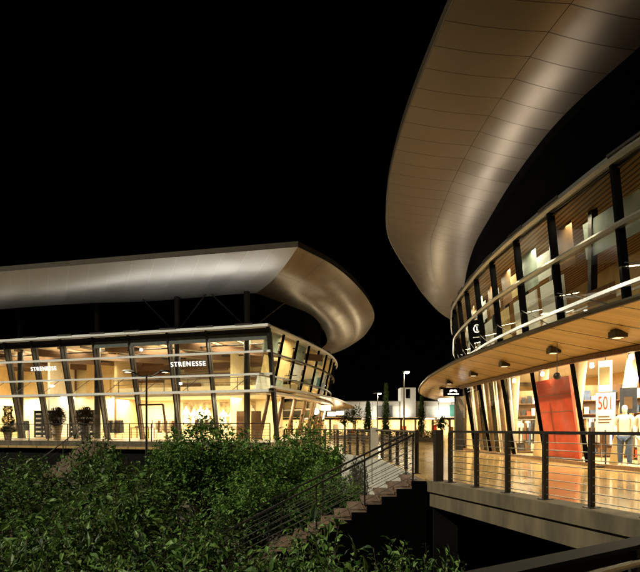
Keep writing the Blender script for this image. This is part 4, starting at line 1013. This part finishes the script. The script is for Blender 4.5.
# small steps and handrail on the far left, going down from the terrace
t = thing('garden_steps', (-13.2,28,-2.1), 'short flight of brown steps leading down from the left terrace into the shrubs', 'steps')
sd = -tin; sx = tdir
for k in range(10):
    o_ = e0+tdir*11.2+sd*(.1+.32*k); m = MB(); z = PZ-.16*(k+1)
    m.obox(o_+sd*.16, tdir, .8, .17, z-.3, z); m.build('tread', M['step'], t)
a = e0+tdir*12.2; railing('garden_handrail', [a+sd*.1+V((0,0,PZ-.1)), a+sd*3.2+V((0,0,-1.5))], .95, 3, 3, 'thin sloping handrail beside the small steps on the left', pw=.04, pd=.04, cab_mat='rail')

# double armed lamp post on the left
p = V((U(146.5,22),22,-2.1)); t = thing('double_lamp_post', p, 'slim dark lamp post with two curved arms in front of the left shop', 'lamp post')
m = MB(); m.tube([p, p+V((0,0,5.55))], .06, 10, .04); m.build('pole', M['rail'], t)
for s_ in (-1,1):
    tp = p+V((0,0,5.5)); m = MB(); m.tube([tp+V((s_*.62*q/8,0,.17*sin(q/8*pi*.5)**3+.0-(.05*sin(q/8*pi)))) for q in range(9)], .03, 7); m.build('arm', M['rail'], t)
    c = tp+V((s_*.82,0,.2)); m = MB(); k0 = len(m.v); m.lathe((0,0,0), [(.02,-.05),(.2,-.045),(.28,-.0),(.2,.05),(.02,.07)], 18); m.v = [(c.x+a_*1.0, c.y+b_*.6, c.z+z_) for a_, b_, z_ in m.v]; hd = m.build('lamp_head', M['bsteel'] if s_ < 0 else M['rail'], t, smooth=True)  # pale steel makes the left head look lit; right head stays dark
    m = MB(); m.lathe((c.x,c.y,c.z-.056), [(.13,0),(.13,.004)], 14); m.build('lens', M['drum'], hd)

# street lamps in the background
def street_lamp(u, v, Y, lab, arm):
    tp = px(u,v,Y); t = thing('street_lamp', (tp.x,tp.y,0), lab, 'street lamp', 'tall lit street lamps on the far plaza')
    m = MB(); m.tube([(tp.x,tp.y,0), (tp.x,tp.y,tp.z)], .09, 10, .05); m.build('pole', M['steel'], t)
    m = MB(); m.tube([(tp.x-(.5 if arm else .1),tp.y,tp.z+.02), (tp.x+.3,tp.y,tp.z+.08)], .03, 6); m.build('arm', M['steel'], t)
    m = MB(); m.lathe((tp.x+.25,tp.y,tp.z-.02), [(.12,.0),(.26,.06),(.2,.14),(.05,.17)], 14); hd = m.build('lamp_head', M['rail'], t)
    m = MB(); m.lathe((tp.x+.25,tp.y,tp.z-.12), [(.05,0),(.19,.05),(.2,.13)], 14); m.build('bulb', M['star'], hd)
    light('street_lamp_bulb', 'POINT', (tp.x+.25,tp.y-.05,tp.z-.3), 420, (1,.84,.55), .15)
street_lamp(404,372,40,'tall street lamp with the brightest star like bulb in the gap between the buildings',False)
street_lamp(377.5,393.5,60,'smaller distant street lamp with a side arm, left of the brightest one',True)

# ================================================================== FAR SHOPS
Fb = thing('far_shops', (10,76,0), 'distant low row of lit shops with pale upper wall and square tower', 'building')
Y = 76; X0, X1 = -14, 34
m = MB(); m.box(X0,X1,Y,Y+8,2.7,5.05); m.build('wall', M['white'], Fb)
m = MB(); m.box(X0-.3,X1+.3,Y-.3,Y+8,5.05,5.2); m.build('roof', M['pale'], Fb)
m = MB(); m.box(X0,X1,Y-1.6,Y,2.35,2.6); m.build('canopy', M['dark'], Fb)
m = MB(); m.box(12.2,14.45,Y-.6,Y+2,2.7,7.2); tw = m.build('tower', M['white'], Fb)
m = MB(); m.box(12.95,13.55,Y-.63,Y-.58,5.6,7.0); m.build('tower_window', M['black'], tw)
m = MB(); m.box(X0,X1,Y+3.5,Y+3.7,0,2.7); m.build('rear_wall', M['cream'], Fb)
m = MB(); m.box(19.7,21.6,Y-.04,Y-.01,2.9,4.6); m.build('teal_sign', M['teal'], Fb)
m = MB(); m.box(8.6,11,Y-.04,Y-.01,2.8,4.5); m.build('grey_panel', M['greypot'], Fb)
rr = random.Random(5); x = X0
while x < X1-1:
    w = rr.choice((1.6,2.2,2.6)); m = MB(); m.box(x,x+.28,Y,Y+.4,0,2.35); m.build('pier', M[rr.choice(('ochre','timber','white'))], Fb)
    m = MB(); m.quad((x+.3,Y+.1,.05),(x+w,Y+.1,.05),(x+w,Y+.1,2.3),(x+.3,Y+.1,2.3)); m.build('window', M['glass'], Fb)
    m = MB(); hgt = rr.uniform(.8,1.7); m.box(x+.6,x+.6+rr.uniform(.5,1.1),Y+1.5,Y+2,0.02,hgt); m.build('counter', M[rr.choice(('timber','white','navy','red'))], Fb)
    x += w
for x, w, mt in ((-3,2.4,'sign_glow'),(2.2,1.8,'red'),(6.2,2.2,'sign_glow'),(10.2,1.5,'teal'),(15.4,2.4,'sign_glow'),(18.0,1.2,'navy')):
    m = MB(); m.box(x,x+w,Y-1.66,Y-1.605,2.37,2.58); m.build('fascia_sign', M[mt], Fb)
for x in range(-14,34,2):
    m = MB(); m.box(x,x+.05,Y-.03,Y-.002,2.72,5.0); m.build('cladding_joint', M['greypot'], Fb)
for x in range(-12,34,4): light('far_shop_lamp', 'AREA', (x,Y+1.8,2.6), 330, (1,.82,.5), 1.5, 1.5)
for x, en in ((5,120),(8.0,300),(12.5,280),(18.8,520),(22,200)):
    light('wall_washer', 'SPOT', (x,Y-2.0,2.75), en, (1,.93,.78), .1, direction=(0,1,.55), angle=110, blend=.9)

# trees of the far plaza
def conifer(u, Y, vt, wd, lab, grp='slim dark trees before the far shops'):
    x = U(u,Y); h = EYE+(428-vt)/500*Y; t = thing('cypress_tree', (x,Y,0), lab, 'tree', grp); r_ = random.Random(u)
    m = MB(); m.tube([(x,Y,0), (x,Y,h*.9)], .1, 6, .02); m.build('trunk', M['bark'], t)
    lv = MB()
    for i in range(1500):
        zz = r_.random()**1.2; a = r_.uniform(0,2*pi); rad = wd*(1-zz)**.6*(.75+.35*sin(a*3+zz*9))*math.sqrt(r_.random()); d = V((cos(a),sin(a),r_.uniform(.2,1.2)))
        leaf(lv, V((x+cos(a)*rad,Y+sin(a)*rad,.5+zz*(h-.5))), d, V((cos(a),sin(a),.5)), .3, .07)
    lv.build('crown', M['leaf_c'], t, recalc=False)
conifer(368,66,402,.75,'slim dark conifer left of the small street lamp'); conifer(386,64,384,.6,'tallest thin dark conifer between the two street lamps'); conifer(421.5,68,397,.6,'slim dark conifer right of the tower')
def round_tree(u, Y, vt, wd, lab):
    x = U(u,Y); h = EYE+(428-vt)/500*Y; t = thing('young_tree', (x,Y,0), lab, 'tree', 'young airy trees before the far shops'); r_ = random.Random(u)
    m = MB(); m.tube([(x,Y,0), (x+.05,Y,h*.5), (x,Y,h*.85)], .09, 6, .02)
    for k in range(7): a = r_.uniform(0,6.28); z0 = h*r_.uniform(.4,.7); m.tube([(x,Y,z0), (x+cos(a)*wd*.7,Y+sin(a)*wd*.7,z0+h*.2)], .035, 4, .008)
    m.build('trunk', M['bark'], t)
    lv = MB()
    for i in range(800):
        d = V((r_.gauss(0,1), r_.gauss(0,1), r_.gauss(0,1))).normalized(); rad = r_.random()**.45*(.8+.3*sin(d.x*5+d.z*7)); q = V((x,Y,h*.68))+V((d.x*wd,d.y*wd,d.z*h*.32))*rad
        leaf(lv, q, d+V((0,0,.2)), V((.3,.2,1)), .22, .06)
    lv.build('crown', M['leaf_c'], t, recalc=False)
round_tree(353,64,406,1.5,'airy young tree beside the drum lamps'); round_tree(441,60,417,1.0,'small round tree below the wood canopy tip'); round_tree(345,70,412,1.2,'small tree left of the airy young tree')
# low hedges and benches on the plaza
for u, Y, w, lab in ((398,44,1.7,'low dark clipped hedge behind the railing below the bright street lamp'),(348,52,2.0,'low dark hedge on the plaza under the drum lamps'),(426,40,1.2,'low dark hedge right of the bright street lamp')):
    x = U(u,Y); t = thing('hedge', (x,Y,0), lab, 'hedge', 'clipped hedges on the plaza'); lv = MB()
    for i in range(1100): leaf(lv, V((x+random.uniform(-w,w),Y+random.uniform(-.4,.4),random.uniform(.3,.85))), V((random.gauss(0,1),random.gauss(0,1),random.gauss(.3,1))), V((0,.2,1)), .13, .04)
    lv.build('foliage', M['leaf_c'], t, recalc=False)
    m = MB(); m.box(x-w,x+w,Y-.4,Y+.4,0,.35); m.build('trough', M['greypot'], t)

# ================================================================== LIGHT
W = bpy.data.worlds.new('World'); S.world = W; W.use_nodes = True
N = W.node_tree.nodes; L = W.node_tree.links
sky = N.new('ShaderNodeTexSky'); sky.sky_type = 'NISHITA'; sky.sun_disc = False
EL, AZ = radians(38), radians(-112)       # light comes from the upper left
sky.sun_elevation = EL; sky.sun_rotation = AZ
L.new(sky.outputs[0], N['Background'].inputs[0]); N['Background'].inputs[1].default_value = .00005
sl = bpy.data.lights.new('sun', 'SUN'); sl.energy = 3.8; sl.angle = radians(.5); sl.color = (1,.95,.74)  # night light added in place of unseen street lamps
so_ = bpy.data.objects.new('sun', sl); COL.objects.link(so_); so_.location = (-20,-5,30)
sdv = V((sin(AZ)*cos(EL), cos(AZ)*cos(EL), sin(EL)))   # towards the sun
so_.rotation_euler = (-sdv).to_track_quat('-Z', 'Y').to_euler()
S.view_settings.view_transform = 'Standard'; S.view_settings.look = 'None'; S.view_settings.exposure = 0; S.view_settings.gamma = 1; S.view_settings.use_curve_mapping = False
S.cycles.use_denoising = True
try: S.cycles.denoiser = 'OPENIMAGEDENOISE'
except Exception: pass
S.cycles.max_bounces = 8; S.cycles.transparent_max_bounces = 16; S.cycles.sample_clamp_indirect = 4
